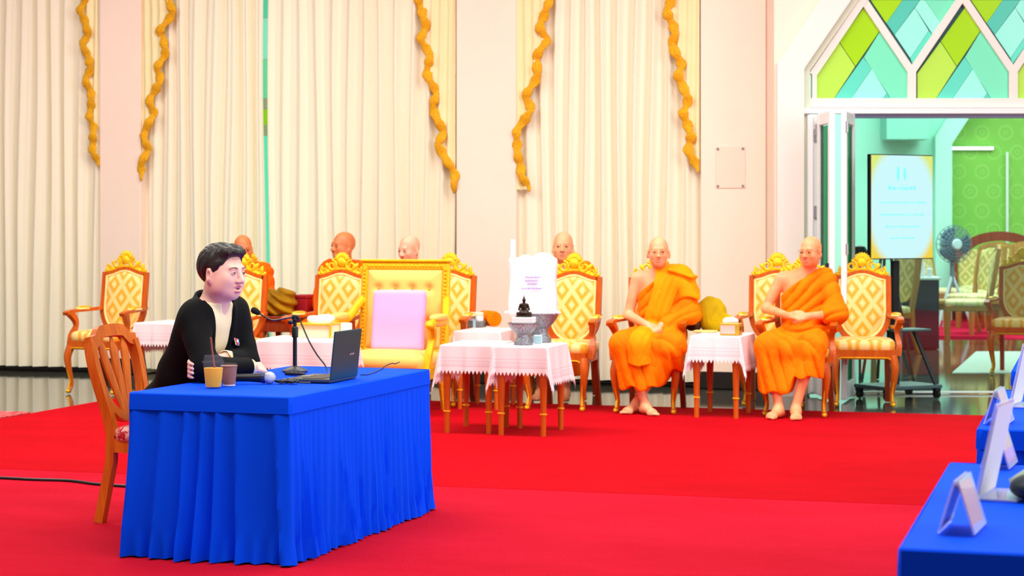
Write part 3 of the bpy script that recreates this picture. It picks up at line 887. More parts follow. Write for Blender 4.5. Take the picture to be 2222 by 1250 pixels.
# ------------------------------------------------------------------ shield-back wooden chair of the speaker
def red_damask():
    m = bpy.data.materials.new('red_floral_damask'); m.use_nodes = True
    t = NT(m); b = t.n['Principled BSDF']
    vec, x, y, z = t.coords()
    n = t.node('ShaderNodeTexNoise'); t.l.new(vec, n.inputs[0]); n.inputs['Scale'].default_value = 26; n.inputs['Detail'].default_value = 3; n.inputs['Distortion'].default_value = 1.5
    t.l.new(t.ramp(n.outputs[0], [(0.46, lin((188, 14, 30))), (0.5, lin((236, 186, 176))), (0.62, lin((226, 150, 146))), (0.66, lin((190, 20, 34)))]), b.inputs['Base Color'])
    b.inputs['Roughness'].default_value = 0.55
    return m
def shield_chair():
    o = empty('dining_chair', cat='chair')
    B3 = Matrix.Translation((0, 0.20, 0.44)) @ Matrix.Rotation(R(-15), 4, 'X')
    prof = lambda s: spline([(s * 0.185, 0, -0.02), (s * 0.19, 0, 0.10), (s * 0.213, 0, 0.24), (s * 0.222, 0, 0.35), (s * 0.212, 0, 0.445)], 5)
    for s in (-1, 1):
        MB().tube(prof(s), 1.0, M=B3, sec=RECT(0.022, 0.026), up=(1, 0, 0)).build('back_post', M_woodc, o)
        MB().tube([(s * 0.185, 0.20, 0.46), (s * 0.185, 0.205, 0.30), (s * 0.19, 0.27, 0.0)], 1.0, sec=RECT(0.024, 0.024), up=(1, 0, 0)).build('leg', M_woodc, o)
        MB().tube([(s * 0.20, -0.21, 0.40), (s * 0.205, -0.215, 0.0)], [1.15, 0.75], sec=RECT(0.024, 0.024), up=(1, 0, 0)).build('leg', M_woodc, o)
    top = spline([(-0.228, 0, 0.445), (-0.17, 0, 0.45), (-0.13, 0, 0.478), (-0.10, 0, 0.495), (0, 0, 0.50), (0.10, 0, 0.495), (0.13, 0, 0.478), (0.17, 0, 0.45), (0.228, 0, 0.445)], 4)
    MB().tube(top, 1.0, M=B3, sec=RECT(0.018, 0.03), up=(0, 1, 0)).build('top_rail', M_woodc, o)
    low = [(0.19 * math.cos(PI + PI * k / 16), 0, 0.22 + 0.16 * math.sin(PI + PI * k / 16)) for k in range(17)]
    MB().tube(low, 1.0, M=B3, sec=RECT(0.018, 0.022), up=(0, 1, 0)).build('lower_rail', M_woodc, o)
    for s in (-1, 0, 1):
        pts = spline([(s * 0.03, -0.002, 0.075), (s * 0.062, -0.002, 0.20), (s * 0.10, -0.002, 0.34), (s * 0.110, -0.002, 0.42), (s * 0.112, -0.002, 0.47)], 5)
        wd = [0.6, 0.65, 0.7, 0.76, 0.82, 0.88, 0.93, 0.97, 1.0, 1.03, 1.05, 1.07, 1.08, 1.08, 1.0, 0.9, 0.72, 0.55, 0.45, 0.42, 0.42]
        m = MB()
        for a, sec in ((0, RECT(0.008, 0.030)),): m.tube(pts, wd, M=B3, sec=[(-0.007, -0.031), (0.004, -0.031), (0.011, 0.0), (0.004, 0.031), (-0.007, 0.031)], up=(0, -1, 0))
        m.build('slat', M_woodc, o)
    MB().prism([(-0.225, -0.235), (0.225, -0.235), (0.205, 0.215), (-0.205, 0.215)], 0.345, 0.41, axis='z').build('seat_frame', M_woodc, o)
    superball(MB(), (0, -0.012, 0.43), (0.222, 0.212, 0.045), 0.5, 0.3).build('seat_cushion', red_damask(), o, smooth=60)
    return o

# ------------------------------------------------------------------ upholstered dining chair of the back room
def back_room_chair(mw, mb, ms):
    o = empty('dining_chair', cat='chair')
    B4 = Matrix.Translation((0, 0.21, 0.46)) @ Matrix.Rotation(R(-9), 4, 'X')
    for s in (-1, 1):
        MB().tube([(s * 0.2, 0, -0.02), (s * 0.215, 0, 0.3), (s * 0.195, 0, 0.60)], 1.0, M=B4, sec=RECT(0.02, 0.024), up=(1, 0, 0)).build('back_post', mw, o)
        MB().tube([(s * 0.2, 0.21, 0.46), (s * 0.2, 0.215, 0.25), (s * 0.205, 0.29, 0.0)], 1.0, sec=RECT(0.022, 0.022), up=(1, 0, 0)).build('leg', mw, o)
        MB().tube([(s * 0.21, -0.22, 0.42), (s * 0.215, -0.225, 0.0)], [1.2, 0.8], sec=RECT(0.024, 0.024), up=(1, 0, 0)).build('leg', mw, o)
    MB().tube([(-0.2, 0, 0.585), (-0.1, 0, 0.62), (0, 0, 0.635), (0.1, 0, 0.62), (0.2, 0, 0.585)], 1.0, M=B4, sec=RECT(0.018, 0.028), up=(0, 1, 0)).build('top_rail', mw, o)
    p = MB(); P = panel_outline(0.185, 0.575, 0.605, 0.2, 0.06)
    pad_panel(p, P, 0.03, -0.01, B4, -1); pad_panel(p, P, 0.03, 0.01, B4, 1)
    p.build('back_cushion', mb, o, smooth=60)
    MB().box((0, -0.01, 0.395), (0.45, 0.46, 0.07), 0.008).build('seat_frame', mw, o)
    superball(MB(), (0, -0.012, 0.445), (0.232, 0.232, 0.05), 0.5, 0.3).build('seat_cushion', ms, o, smooth=60)
    return o
# ------------------------------------------------------------------ smooth solids for people and soft things
F32 = np.float32
def V3(p): return np.array(p, F32)
def smin(a, b, k):
    h = np.clip(0.5 + 0.5 * (b - a) / k, 0, 1)
    return b + (a - b) * h - k * h * (1 - h)
def smax(a, b, k): return -smin(-a, -b, k)
def cap(P, a, b, r1, r2=None):
    r2 = r1 if r2 is None else r2
    a = V3(a); ba = V3(b) - a
    h = np.clip(((P - a) @ ba) / max(1e-9, float(ba @ ba)), 0, 1)
    q = P - a - h[:, None] * ba
    return np.sqrt((q * q).sum(1)) - (r1 + (r2 - r1) * h)
def rotm(rx=0, ry=0, rz=0): return np.array(Euler((R(rx), R(ry), R(rz))).to_matrix(), F32)
def ell(P, c, r, rot=None):
    q = P - V3(c)
    if rot is not None: q = q @ rot
    r = V3(r)
    k0 = np.sqrt(((q / r) ** 2).sum(1)); k1 = np.sqrt(((q / (r * r)) ** 2).sum(1))
    return k0 * (k0 - 1) / np.maximum(k1, 1e-6)
def rbox(P, c, hs, r, rot=None):
    q = P - V3(c)
    if rot is not None: q = q @ rot
    q = np.abs(q) - V3(hs) + r
    return np.sqrt((np.maximum(q, 0) ** 2).sum(1)) + np.minimum(q.max(1), 0) - r
def sstep(a, b, x):
    t = np.clip((x - a) / (b - a), 0, 1); return t * t * (3 - 2 * t)
def wob(P, s, seed=0.0):
    return (np.sin(P[:, 0] * s + 1.3 * np.sin(P[:, 2] * s * 0.7 + seed)) + np.sin(P[:, 1] * s * 1.1 + 1.1 * np.sin(P[:, 0] * s * 0.8 + seed * 2)) + np.sin(P[:, 2] * s * 0.9 + 1.2 * np.sin(P[:, 1] * s * 0.6 + seed * 3))) / 3

def ridge(q, amp):
    '''soft cloth folds: rounded crests with sharper valleys'''
    return (np.abs(np.sin(q * PI)) ** 0.55 - 0.6) * amp

def mesh_sdf(f, lo, hi, h, smooth_it=2):
    lo = V3(lo); hi = V3(hi); B = 6
    nb = np.ceil((hi - lo) / (h * B)).astype(int); n = nb * B
    def ev(P):
        out = np.empty(len(P), F32)
        for i in range(0, len(P), 200000): out[i:i + 200000] = f(P[i:i + 200000])
        return out
    g = np.stack(np.meshgrid(*[np.arange(k) for k in nb], indexing='ij'), -1).reshape(-1, 3)
    C = lo + (g * B + (B - 1) / 2).astype(F32) * h
    dc = ev(C)
    act = np.abs(dc) < h * B * 0.87 * 1.5 + 0.012
    D = np.repeat(np.repeat(np.repeat(dc.reshape(nb), B, 0), B, 1), B, 2).astype(F32)
    off = np.stack(np.meshgrid(*[np.arange(B)] * 3, indexing='ij'), -1).reshape(-1, 3)
    I = (g[act][:, None, :] * B + off[None]).reshape(-1, 3)
    D[I[:, 0], I[:, 1], I[:, 2]] = ev(lo + I.astype(F32) * h)
    S = D < 0
    S[0] = S[-1] = False; S[:, 0] = S[:, -1] = False; S[:, :, 0] = S[:, :, -1] = False
    D = np.where(S, np.minimum(D, -1e-5), np.maximum(D, 1e-5))
    cs = [(a, b, c) for a in (0, 1) for b in (0, 1) for c in (0, 1)]
    nx, ny, nz = D.shape
    sl = lambda A, o: A[o[0]:nx - 1 + o[0], o[1]:ny - 1 + o[1], o[2]:nz - 1 + o[2]]
    cnt = sum(sl(S, o).astype(np.int8) for o in cs)
    cell = np.argwhere((cnt > 0) & (cnt < 8))
    acc = np.zeros((len(cell), 3), F32); num = np.zeros(len(cell), F32)
    val = {o: D[cell[:, 0] + o[0], cell[:, 1] + o[1], cell[:, 2] + o[2]] for o in cs}
    for o in cs:
        for ax in range(3):
            if o[ax]: continue
            q = list(o); q[ax] = 1; q = tuple(q)
            a, b = val[o], val[q]; x = (a < 0) != (b < 0)
            t = np.where(x, a / np.where(x, a - b, 1), 0)
            for k in range(3): acc[:, k] += np.where(x, (o[k] + (t if k == ax else 0)), 0)
            num += x
    V = lo + (cell + acc / num[:, None]) * h
    idx = np.full((nx - 1, ny - 1, nz - 1), -1, np.int32)
    idx[cell[:, 0], cell[:, 1], cell[:, 2]] = np.arange(len(cell))
    quads = []
    for ax in range(3):
        b, c = [(1, 2), (2, 0), (0, 1)][ax]
        A0 = [slice(None)] * 3; A1 = [slice(None)] * 3
        A0[ax] = slice(0, -1); A1[ax] = slice(1, None)
        s0 = S[tuple(A0)]; s1 = S[tuple(A1)]
        e = np.argwhere(s0 != s1)
        fl_ = s0[e[:, 0], e[:, 1], e[:, 2]]
        def gi(db, dc_):
            q = e.copy(); q[:, b] += db; q[:, c] += dc_; return idx[q[:, 0], q[:, 1], q[:, 2]]
        Q = np.stack([gi(-1, -1), gi(0, -1), gi(0, 0), gi(-1, 0)], 1)
        Q[~fl_] = Q[~fl_][:, ::-1]
        quads.append(Q)
    Q = np.concatenate(quads); Q = Q[(Q >= 0).all(1)]
    # light smoothing to take off the grid
    for it in range(smooth_it):
        s = np.zeros_like(V); w = np.zeros(len(V), F32)
        for a, b_ in ((0, 1), (1, 2), (2, 3), (3, 0)):
            np.add.at(s, Q[:, a], V[Q[:, b_]]); np.add.at(w, Q[:, a], 1)
        V = V * 0.5 + 0.5 * s / np.maximum(w, 1)[:, None]
    return V, Q
def sdf_obj(name, f, lo, hi, h, mats, parent=None, matfn=None, it=2):
    V, Q = mesh_sdf(f, lo, hi, h, it)
    me = bpy.data.meshes.new(name)
    me.vertices.add(len(V)); me.vertices.foreach_set('co', V.astype(F32).ravel())
    me.loops.add(len(Q) * 4); me.loops.foreach_set('vertex_index', Q.astype(np.int32).ravel())
    me.polygons.add(len(Q)); me.polygons.foreach_set('loop_start', np.arange(0, len(Q) * 4, 4, dtype=np.int32))
    me.update(calc_edges=True)
    ms = mats if isinstance(mats, (list, tuple)) else [mats]
    for m in ms: me.materials.append(m)
    if matfn is not None:
        C = V[Q].mean(1); me.polygons.foreach_set('material_index', matfn(C).astype(np.int32))
    me.polygons.foreach_set('use_smooth', np.ones(len(Q), bool))
    me.validate()
    o = bpy.data.objects.new(name, me); COL.objects.link(o)
    if parent is not None: o.parent = parent
    return o

# ------------------------------------------------------------------ head, hand, foot (face looks along -y)
def head_d(P, c, Rm, sc=1.0, jaw=1.0, thin=1.0, mouth=0.0, ears=1.0):
    Q = ((P - V3(c)) @ Rm) / sc
    d = ell(Q, (0, 0.014, 0.028), (0.075, 0.094, 0.088))
    d = smin(d, ell(Q, (0, -0.022, -0.030), (0.060 * thin, 0.068, 0.082)), 0.03)
    d = smin(d, ell(Q, (0, -0.056, -0.092), (0.028 * jaw, 0.025, 0.024)), 0.028)
    for s in (-1, 1):
        d = smin(d, ell(Q, (s * 0.043, -0.054, -0.026), (0.023, 0.026, 0.026)), 0.02)
        d = smin(d, ell(Q, (s * 0.043 * jaw, -0.012, -0.070), (0.018 * jaw, 0.044, 0.03)), 0.04)
    d = smin(d, cap(Q, (-0.036, -0.078, 0.022), (0.036, -0.078, 0.022), 0.011), 0.016)
    for s in (-1, 1): d = smax(d, -ell(Q, (s * 0.032, -0.099, 0.003), (0.020, 0.016, 0.011)), 0.010)
    for s in (-1, 1): d = smin(d, ell(Q, (s * 0.032, -0.078, 0.001), (0.0150, 0.0105, 0.0110)), 0.004)
    d = smin(d, cap(Q, (0, -0.086, 0.012), (0, -0.108, -0.030), 0.008, 0.0125), 0.011)
    for s in (-1, 1): d = smin(d, ell(Q, (s * 0.0125, -0.097, -0.034), (0.0095, 0.011, 0.009)), 0.006)
    d = smin(d, ell(Q, (0, -0.085, -0.057 + mouth * .3), (0.023, 0.012, 0.007)), 0.006)
    d = smin(d, ell(Q, (0, -0.083, -0.070 - mouth), (0.020, 0.012, 0.0075)), 0.006)
    d = smax(d, -ell(Q, (0, -0.097, -0.0633 - mouth * .4), (0.024, 0.012, 0.0026 + mouth * .6)), 0.004)
    for s in (-1, 1):
        rm = rotm(-10, 0, s * 34)
        e = ell(Q, (s * 0.079, 0.014, -0.016), (0.009 * ears, 0.021 * ears, 0.032 * ears), rm)
        e = smin(e, ell(Q, (s * 0.076, 0.006, -0.042), (0.008, 0.010, 0.012)), 0.008)
        e = smax(e, -ell(Q, (s * 0.091, 0.009, -0.012), (0.011, 0.012, 0.019), rm), 0.004)
        d = smin(d, e, 0.006)
    return d * sc
def unit(v): v = Vector(v); return v.normalized()
def hand_prims(w, f, n, ts, curl=(25, 35, 25), L=1.0, spread=0.004):
    """list of capsules (a,b,ra,rb): wrist w, finger direction f, back-of-hand normal n, ts=+1/-1 thumb side = ts * (f x n)"""
    w = Vector(w); f = unit(f); n = Vector(n); n = unit(n - f * n.dot(f)); t = f.cross(n) * ts
    out = [(w, w + f * 0.02, 0.026, 0.027)]
    for i, s in enumerate((0.027, 0.009, -0.009, -0.026)):
        out.append((w + f * 0.012 + t * s * 0.55, w + f * 0.082 * L + t * s, 0.016, 0.0125))
    for i, (s, ln) in enumerate(((0.029, 0.072), (0.010, 0.080), (-0.010, 0.074), (-0.028, 0.058))):
        p = w + f * (0.084 - 0.004 * abs(i - 1)) * L + t * s
        d = unit(f + t * (s * 2.0)); ang = 0.0
        for k, (fr, ra, rb) in enumerate(((0.45, 0.0098, 0.0092), (0.32, 0.0092, 0.0086), (0.23, 0.0086, 0.0075))):
            ang += R(curl[k])
            dd = d * math.cos(ang) - n * math.sin(ang)
            q = p + dd * (ln * fr * L); out.append((p, q, ra, rb)); p = q
    b = w + f * 0.022 + t * 0.022
    e = b + unit(f * 0.65 + t * 0.75 - n * 0.35) * 0.045 * L
    out.append((b, e, 0.015, 0.0115))
    out.append((e, e + unit(f * 0.95 + t * 0.2 - n * 0.3) * 0.042 * L, 0.0110, 0.0085))
    return out
def hand_d(P, prims, k=0.005):
    d = None
    for (a, b, ra, rb) in prims:
        e = cap(P, a, b, ra, rb); d = e if d is None else smin(d, e, k)
    return d
def foot_d(P, ank, yaw, side):
    """ank = ankle point, toes towards -y turned by yaw"""
    Q = (P - V3((ank[0], ank[1], 0))) @ rotm(0, 0, yaw)
    d = cap(Q, (0, 0.035, 0.036), (0, -0.02, 0.055), 0.033, 0.036)
    d = smin(d, cap(Q, (0, -0.01, 0.05), (0, -0.12, 0.030), 0.037, 0.026), 0.03)
    d = smin(d, cap(Q, (-0.022, -0.125, 0.022), (0.024, -0.118, 0.022), 0.021), 0.025)
    for i in range(5):
        x = side * (0.030 - 0.0155 * i); y = -0.135 - 0.012 * (1 - abs(i - 0.6) / 4)
        d = smin(d, cap(Q, (x, -0.12, 0.018), (x, y - 0.022 + 0.006 * i, 0.014), 0.011 if i else 0.014, 0.009 if i else 0.012), 0.006)
    return smax(d, -(Q[:, 2] - 0.001), 0.004)

def skin_mat(name, col, col2):
    m = bpy.data.materials.new(name); m.use_nodes = True
    t = NT(m); b = t.n['Principled BSDF']
    f = t.noise(t.coords()[0], 9.0, 3.0)
    t.l.new(t.ramp(f, [(0.35, lin(col2)), (0.65, lin(col))]), b.inputs['Base Color'])
    b.inputs['Roughness'].default_value = 0.5
    b.inputs['Subsurface Weight'].default_value = 0.12
    b.inputs['Subsurface Radius'].default_value = (0.02, 0.008, 0.004)
    return m
M_eye = mat('eye_dark', (48, 24, 18), 0.3)
M_eyew = mat('eye_white', (235, 225, 220), 0.3)
M_brow = mat('brow_hair', (60, 38, 30), 0.9)
M_wire = mat('gold_wire', (196, 150, 90), 0.3, metal=0.6)

def robe_mat(name, col, col2):
    m = bpy.data.materials.new(name); m.use_nodes = True
    t = NT(m); b = t.n['Principled BSDF']
    vec = t.coords()[0]
    f = t.noise(vec, 5.0, 3.0)
    t.l.new(t.ramp(f, [(0.3, lin(col2)), (0.7, lin(col))]), b.inputs['Base Color'])
    b.inputs['Roughness'].default_value = 0.75
    b.inputs['Specular IOR Level'].default_value = 0.1
    n1 = t.node('ShaderNodeTexNoise'); t.l.new(t.scalevec(vec, (7, 7, 3.2)), n1.inputs[0]); n1.inputs['Scale'].default_value = 1.1; n1.inputs['Detail'].default_value = 2.0; n1.inputs['Distortion'].default_value = 0.7
    cr = t.math('POWER', t.math('MULTIPLY', t.math('ABSOLUTE', t.math('SUBTRACT', n1.outputs[0], 0.5)), 4.0), 0.6)
    t.l.new(t.bump(cr, 0.28, 0.025), b.inputs['Normal'])
    return m
M_robe = robe_mat('orange_robe', (255, 132, 0), (255, 116, 0))
M_robe2 = robe_mat('deep_orange_robe', (250, 100, 0), (238, 84, 0))
M_sash = robe_mat('saffron_sash', (255, 156, 6), (250, 138, 0))

def face_bits(o, c, Rm, sc, glasses=False, eyecol=M_eye):
    T = Matrix.Translation(c) @ Matrix([list(r) for r in Rm.tolist()]).to_4x4() @ Matrix.Scale(sc, 4)
    for s in (-1, 1):
        MB().ball((s * 0.032, -0.0880, 0.0012), (0.0125, 0.0042, 0.0040), 12, 7, T, rot=(0, 0, -s * 16)).build('eye', eyecol, o)
    if glasses:
        g = MB()
        for s in (-1, 1):
            g.tube([(s * 0.033 + 0.023 * math.cos(a), -0.104 + 0.008 * abs(math.cos(a)) * (1 if s * math.cos(a) > 0 else 0), 0.0 + 0.017 * math.sin(a)) for a in [2 * PI * k / 20 for k in range(20)]], 0.0011, 5, T, closed=True)
            g.tube([(s * 0.056, -0.096, 0.006), (s * 0.074, -0.06, 0.008), (s * 0.080, 0.0, 0.008)], 0.0013, 5, T)
        g.tube([(-0.010, -0.105, 0.002), (0, -0.108, 0.005), (0.010, -0.105, 0.002)], 0.0012, 5, T)
        g.build('glasses', M_wire, o)

# ------------------------------------------------------------------ seated monk in a one-shoulder robe
def torso_d(P, r=0.0, k=0.05):
    d = ell(P, (0, 0.10, 0.62), (0.165 + r, 0.13 + r, 0.12 + r))
    d = smin(d, ell(P, (0, 0.06, 0.76), (0.15 + r, 0.118 + r, 0.17 + r)), k)
    d = smin(d, ell(P, (0, 0.07, 0.92), (0.16 + r, 0.108 + r, 0.17 + r)), k)
    return smin(d, cap(P, (-0.145, 0.08, 1.03), (0.145, 0.08, 1.03), 0.058 + r), 0.06)
def monk(label, loc, rz, skin, hrot, pose, h=0.007, sc=1.0, glasses=False, hsc=1.0, headoff=(0, 0, 0), jaw=1.0, ears=1.0, robe=None, thin=1.0):
    o = empty('person', loc, rz, label, 'person', 'seated monks')
    o.scale = (sc,) * 3
    robe = robe or M_robe
    hc = Vector((0.0, 0.0, 1.235)) + Vector(headoff); Rm = rotm(*hrot)
    nk = hc + Vector([float(v) for v in (Rm @ np.array((0, 0.022, -0.07), F32))])
    shR, shL = (-0.185, 0.07, 1.02), (0.185, 0.07, 1.02)
    if pose == 'E':
        elR, wrR = (-0.245, 0.03, 0.735), (-0.045, -0.215, 0.675)
        elL, wrL = (0.25, 0.02, 0.745), (0.065, -0.215, 0.672)
        hR = hand_prims(wrR, (0.8, -0.38, -0.30), (0.1, -0.5, 0.85), -1, (18, 30, 25))
        hL = hand_prims((0.055, -0.25, 0.640), (-0.86, -0.36, -0.20), (-0.1, -0.5, 0.85), 1, (35, 50, 35))
        kR, kL = (-0.20, -0.36, 0.53), (0.18, -0.36, 0.53)
        aR, aL = (-0.03, -0.36, 0.09), (-0.115, -0.27, 0.09)
        yR, yL = 38, -22
    elif pose == 'F':
        elR, wrR = (-0.29, 0.03, 0.80), (-0.06, -0.20, 0.755)
        elL, wrL = (0.27, 0.0, 0.77), (0.10, -0.20, 0.755)
        hR = hand_prims(wrR, (0.86, -0.40, 0.05), (0.15, -0.75, 0.62), -1, (30, 45, 30))
        hL = hand_prims(wrL, (-0.88, -0.36, -0.12), (-0.1, -0.75, 0.62), 1, (30, 45, 30))
        kR, kL = (-0.17, -0.36, 0.53), (0.17, -0.36, 0.54)
        aR, aL = (-0.075, -0.42, 0.09), (0.055, -0.42, 0.09)
        yR, yL = -12, 14
    else:
        elR, wrR = (-0.215, 0.03, 0.75), (-0.07, -0.20, 0.68)
        elL, wrL = (0.215, 0.03, 0.75), (0.07, -0.20, 0.68)
        hR = hand_prims(wrR, (0.75, -0.5, -0.2), (0, -0.5, 0.85), -1); hL = hand_prims(wrL, (-0.75, -0.5, -0.1), (0, -0.5, 0.85), 1)
        kR, kL = (-0.16, -0.36, 0.53), (0.16, -0.36, 0.53)
        aR, aL = (-0.10, -0.36, 0.09), (0.10, -0.36, 0.09)
        yR, yL = -8, 8
    def body(P):
        d = torso_d(P)
        d = smin(d, cap(P, (0, 0.065, 1.04), nk, 0.062, 0.050), 0.04)
        for (s, e, w) in ((shR, elR, wrR), (shL, elL, wrL)):
            a = smin(cap(P, s, e, 0.050, 0.038), cap(P, e, w, 0.040, 0.026), 0.02)
            d = smin(d, a, 0.035)
        d = smin(d, hand_d(P, hR), 0.012); d = smin(d, hand_d(P, hL), 0.012)
        for (sx, kn, an, y) in ((-1, kR, aR, yR), (1, kL, aL, yL)):
            l = smin(cap(P, (sx * 0.09, 0.08, 0.57), kn, 0.08, 0.055), cap(P, kn, an, 0.052, 0.033), 0.03)
            l = smin(l, foot_d(P, an, y, -sx), 0.03)
            d = smin(d, l, 0.02)
        return smin(d, head_d(P, hc, Rm, hsc, jaw=jaw, ears=ears, thin=thin), 0.025)
    def lips(C):
        Q = ((C - V3(hc)) @ Rm) / hsc
        return (np.abs(Q[:, 0]) < 0.022) & (Q[:, 1] < -0.082) & (Q[:, 2] < -0.051) & (Q[:, 2] > -0.078)
    lipm = mat('monk_lips', (226, 150, 118), 0.5)
    b = sdf_obj('body', body, (-0.40, -0.62, -0.006), (0.40, 0.28, 1.42), h, [skin, lipm], o, lips, it=1)
    face_bits(o, hc, Rm, hsc, glasses)
    hem = {'E': 0.20, 'F': 0.19}.get(pose, 0.2)
    def robe_f(P):
        x, y, z = P[:, 0], P[:, 1], P[:, 2]
        d = torso_d(P, 0.020)
        # diagonal edge: from the left side of the neck to below the right armpit
        cut = (z - 1.085) * 0.80 - (x - 0.075) * 0.60
        if pose == 'B': cut = (z - 1.12) * 0.9 - np.abs(x) * 0.25
        d = smax(d, cut, 0.012)
        sl = smin(cap(P, (0.165, 0.07, 1.03), elL, 0.078, 0.080), cap(P, elL, (wrL[0] + 0.035, wrL[1] + 0.045, wrL[2] + 0.01), 0.076, 0.056), 0.04)
        if pose == 'F':
            el_, wr_ = Vector(elL), Vector(wrL)
            sl = smin(cap(P, (0.165, 0.07, 1.03), elL, 0.074, 0.078), cap(P, elL, el_.lerp(wr_, 0.30), 0.078, 0.070), 0.04)
            sl = smin(sl, cap(P, (0.26, 0.03, 0.76), (0.245, 0.02, 0.66), 0.062, 0.045), 0.04)
        d = smin(d, sl, 0.045)
        if pose == 'B': d = smin(d, smin(cap(P, (-0.165, 0.07, 1.03), elR, 0.078, 0.08), cap(P, elR, wrR, 0.076, 0.055), 0.04), 0.045)
        dg = x * 0.62 - z * 0.78
        f1 = ridge(dg / 0.070 + 0.30 * np.sin(x * 8 + y * 9 + 1) + 0.22 * np.sin(z * 13 + y * 5), 0.6 + 0.5 * np.sin(x * 11 + 1.0) * np.sin(z * 9 + y * 8)) * sstep(0.60, 0.68, z)
        low = smin(cap(P, (-0.09, 0.08, 0.57), kR, 0.115, 0.098), cap(P, (0.09, 0.08, 0.57), kL, 0.115, 0.098), 0.07)
        low = smin(low, cap(P, (0, 0.0, 0.56), (0, -0.34, 0.515), 0.10, 0.09), 0.06)
        if pose == 'E':
            sR = cap(P, kR, (-0.12, -0.33, 0.22), 0.092, 0.110); sL = cap(P, kL, (0.02, -0.33, 0.24), 0.092, 0.105)
            sk = smin(sR, sL, 0.06); sk = smin(sk, cap(P, (0, -0.37, 0.46), (-0.04, -0.37, 0.20), 0.07, 0.085), 0.05)
            sk = smin(sk, cap(P, (0.17, -0.35, 0.5), (0.15, -0.28, 0.33), 0.1, 0.09), 0.05)
            hz = hem + 0.13 * sstep(0.05, 0.2, x) + 0.02 * np.sin(x * 40)
        elif pose == 'F':
            sR = cap(P, kR, (-0.125, -0.37, 0.2), 0.094, 0.115); sL = cap(P, kL, (0.12, -0.37, 0.28), 0.094, 0.12)
            sk = smin(sR, sL, 0.06); sk = smin(sk, cap(P, (0, -0.37, 0.46), (-0.02, -0.39, 0.22), 0.06, 0.08), 0.05)
            hz = hem + 0.12 * sstep(0.0, 0.06, x) + 0.012 * np.sin(x * 45)
        else:
            sk = smin(cap(P, kR, (-0.11, -0.36, 0.2), 0.09, 0.11), cap(P, kL, (0.11, -0.36, 0.2), 0.09, 0.11), 0.08)
            hz = hem + 0.0 * x
        f2 = ridge(x / 0.085 + 0.45 * np.sin(z * 6 + y * 4) + z * 0.9, 0.55 + 0.55 * np.sin(x * 17 + 0.6) * np.cos(z * 8)) * sstep(0.58, 0.40, z)
        f3 = ridge((x * 0.6 + y * 0.8 + z * 0.4) / 0.11 + 0.4 * np.sin(x * 11), 0.6 + 0.4 * np.sin(x * 9 + y * 12)) * sstep(0.42, 0.5, z) * sstep(0.70, 0.62, z)
        low = smin(low, sk, 0.05)
        d = smin(d, low, 0.05)
        d = d - 0.026 * f1 - 0.032 * f2 - 0.024 * f3 - 0.005 * wob(P, 19.0, 1.0)
        return np.maximum(smax(d, hz - z, 0.008), cut if pose != 'B' else cut)
    rb = sdf_obj('robe', robe_f, (-0.40, -0.58, 0.10), (0.42, 0.30, 1.20), h, robe, o, it=1)
    if pose == 'E':
        def sash(P):
            x, y, z = P[:, 0], P[:, 1], P[:, 2]
            d = smin(torso_d(P, 0.040), cap(P, (0.15, 0.07, 1.03), elL, 0.096, 0.09), 0.05)
            lap = smin(cap(P, (-0.05, 0.0, 0.57), (-0.06, -0.36, 0.53), 0.128, 0.118), cap(P, (-0.06, -0.38, 0.5), (-0.05, -0.40, 0.36), 0.105, 0.095), 0.04)
            d = smin(d, lap, 0.03)
            zc_ = np.array([0.30, 0.55, 0.64, 0.85, 1.0, 1.06, 1.2], F32)
            xc_ = np.array([-0.055, -0.06, -0.03, 0.035, 0.085, 0.12, 0.15], F32)
            xc = np.interp(z, zc_, xc_)
            hw = np.interp(z, np.array([0.3, 0.6, 0.95, 1.02, 1.1], F32), np.array([0.085, 0.085, 0.085, 0.11, 0.14], F32))
            d = d - 0.002 * np.sin((x - xc) * 2 * PI / 0.05)
            s_ = np.maximum(d, np.abs(x - xc) * 0.92 - hw)
            s_ = np.maximum(s_, y - 0.13)
            s_ = np.maximum(s_, 0.37 + 0.25 * np.abs(x - xc) - z)
            s_ = np.maximum(s_, -(d + 0.02))
            flap = rbox(P, (0.185, 0.04, 1.066), (0.105, 0.095, 0.012), 0.008, rotm(0, 17, 0))
            flap = smin(flap, np.maximum(np.maximum(cap(P, (0.17, 0.06, 1.03), (0.25, 0.03, 0.86), 0.098, 0.088), 0.86 + 0.9 * np.abs(y + 0.02) - z), -cap(P, (0.17, 0.06, 1.03), (0.25, 0.03, 0.86), 0.084, 0.076)), 0.02)
            return smin(s_, flap - 0.002 * np.sin(z * 60 + y * 30), 0.015)
        sdf_obj('shoulder_cloth', sash, (-0.25, -0.58, 0.3), (0.42, 0.22, 1.20), h * 0.9, M_sash, o)
    return o
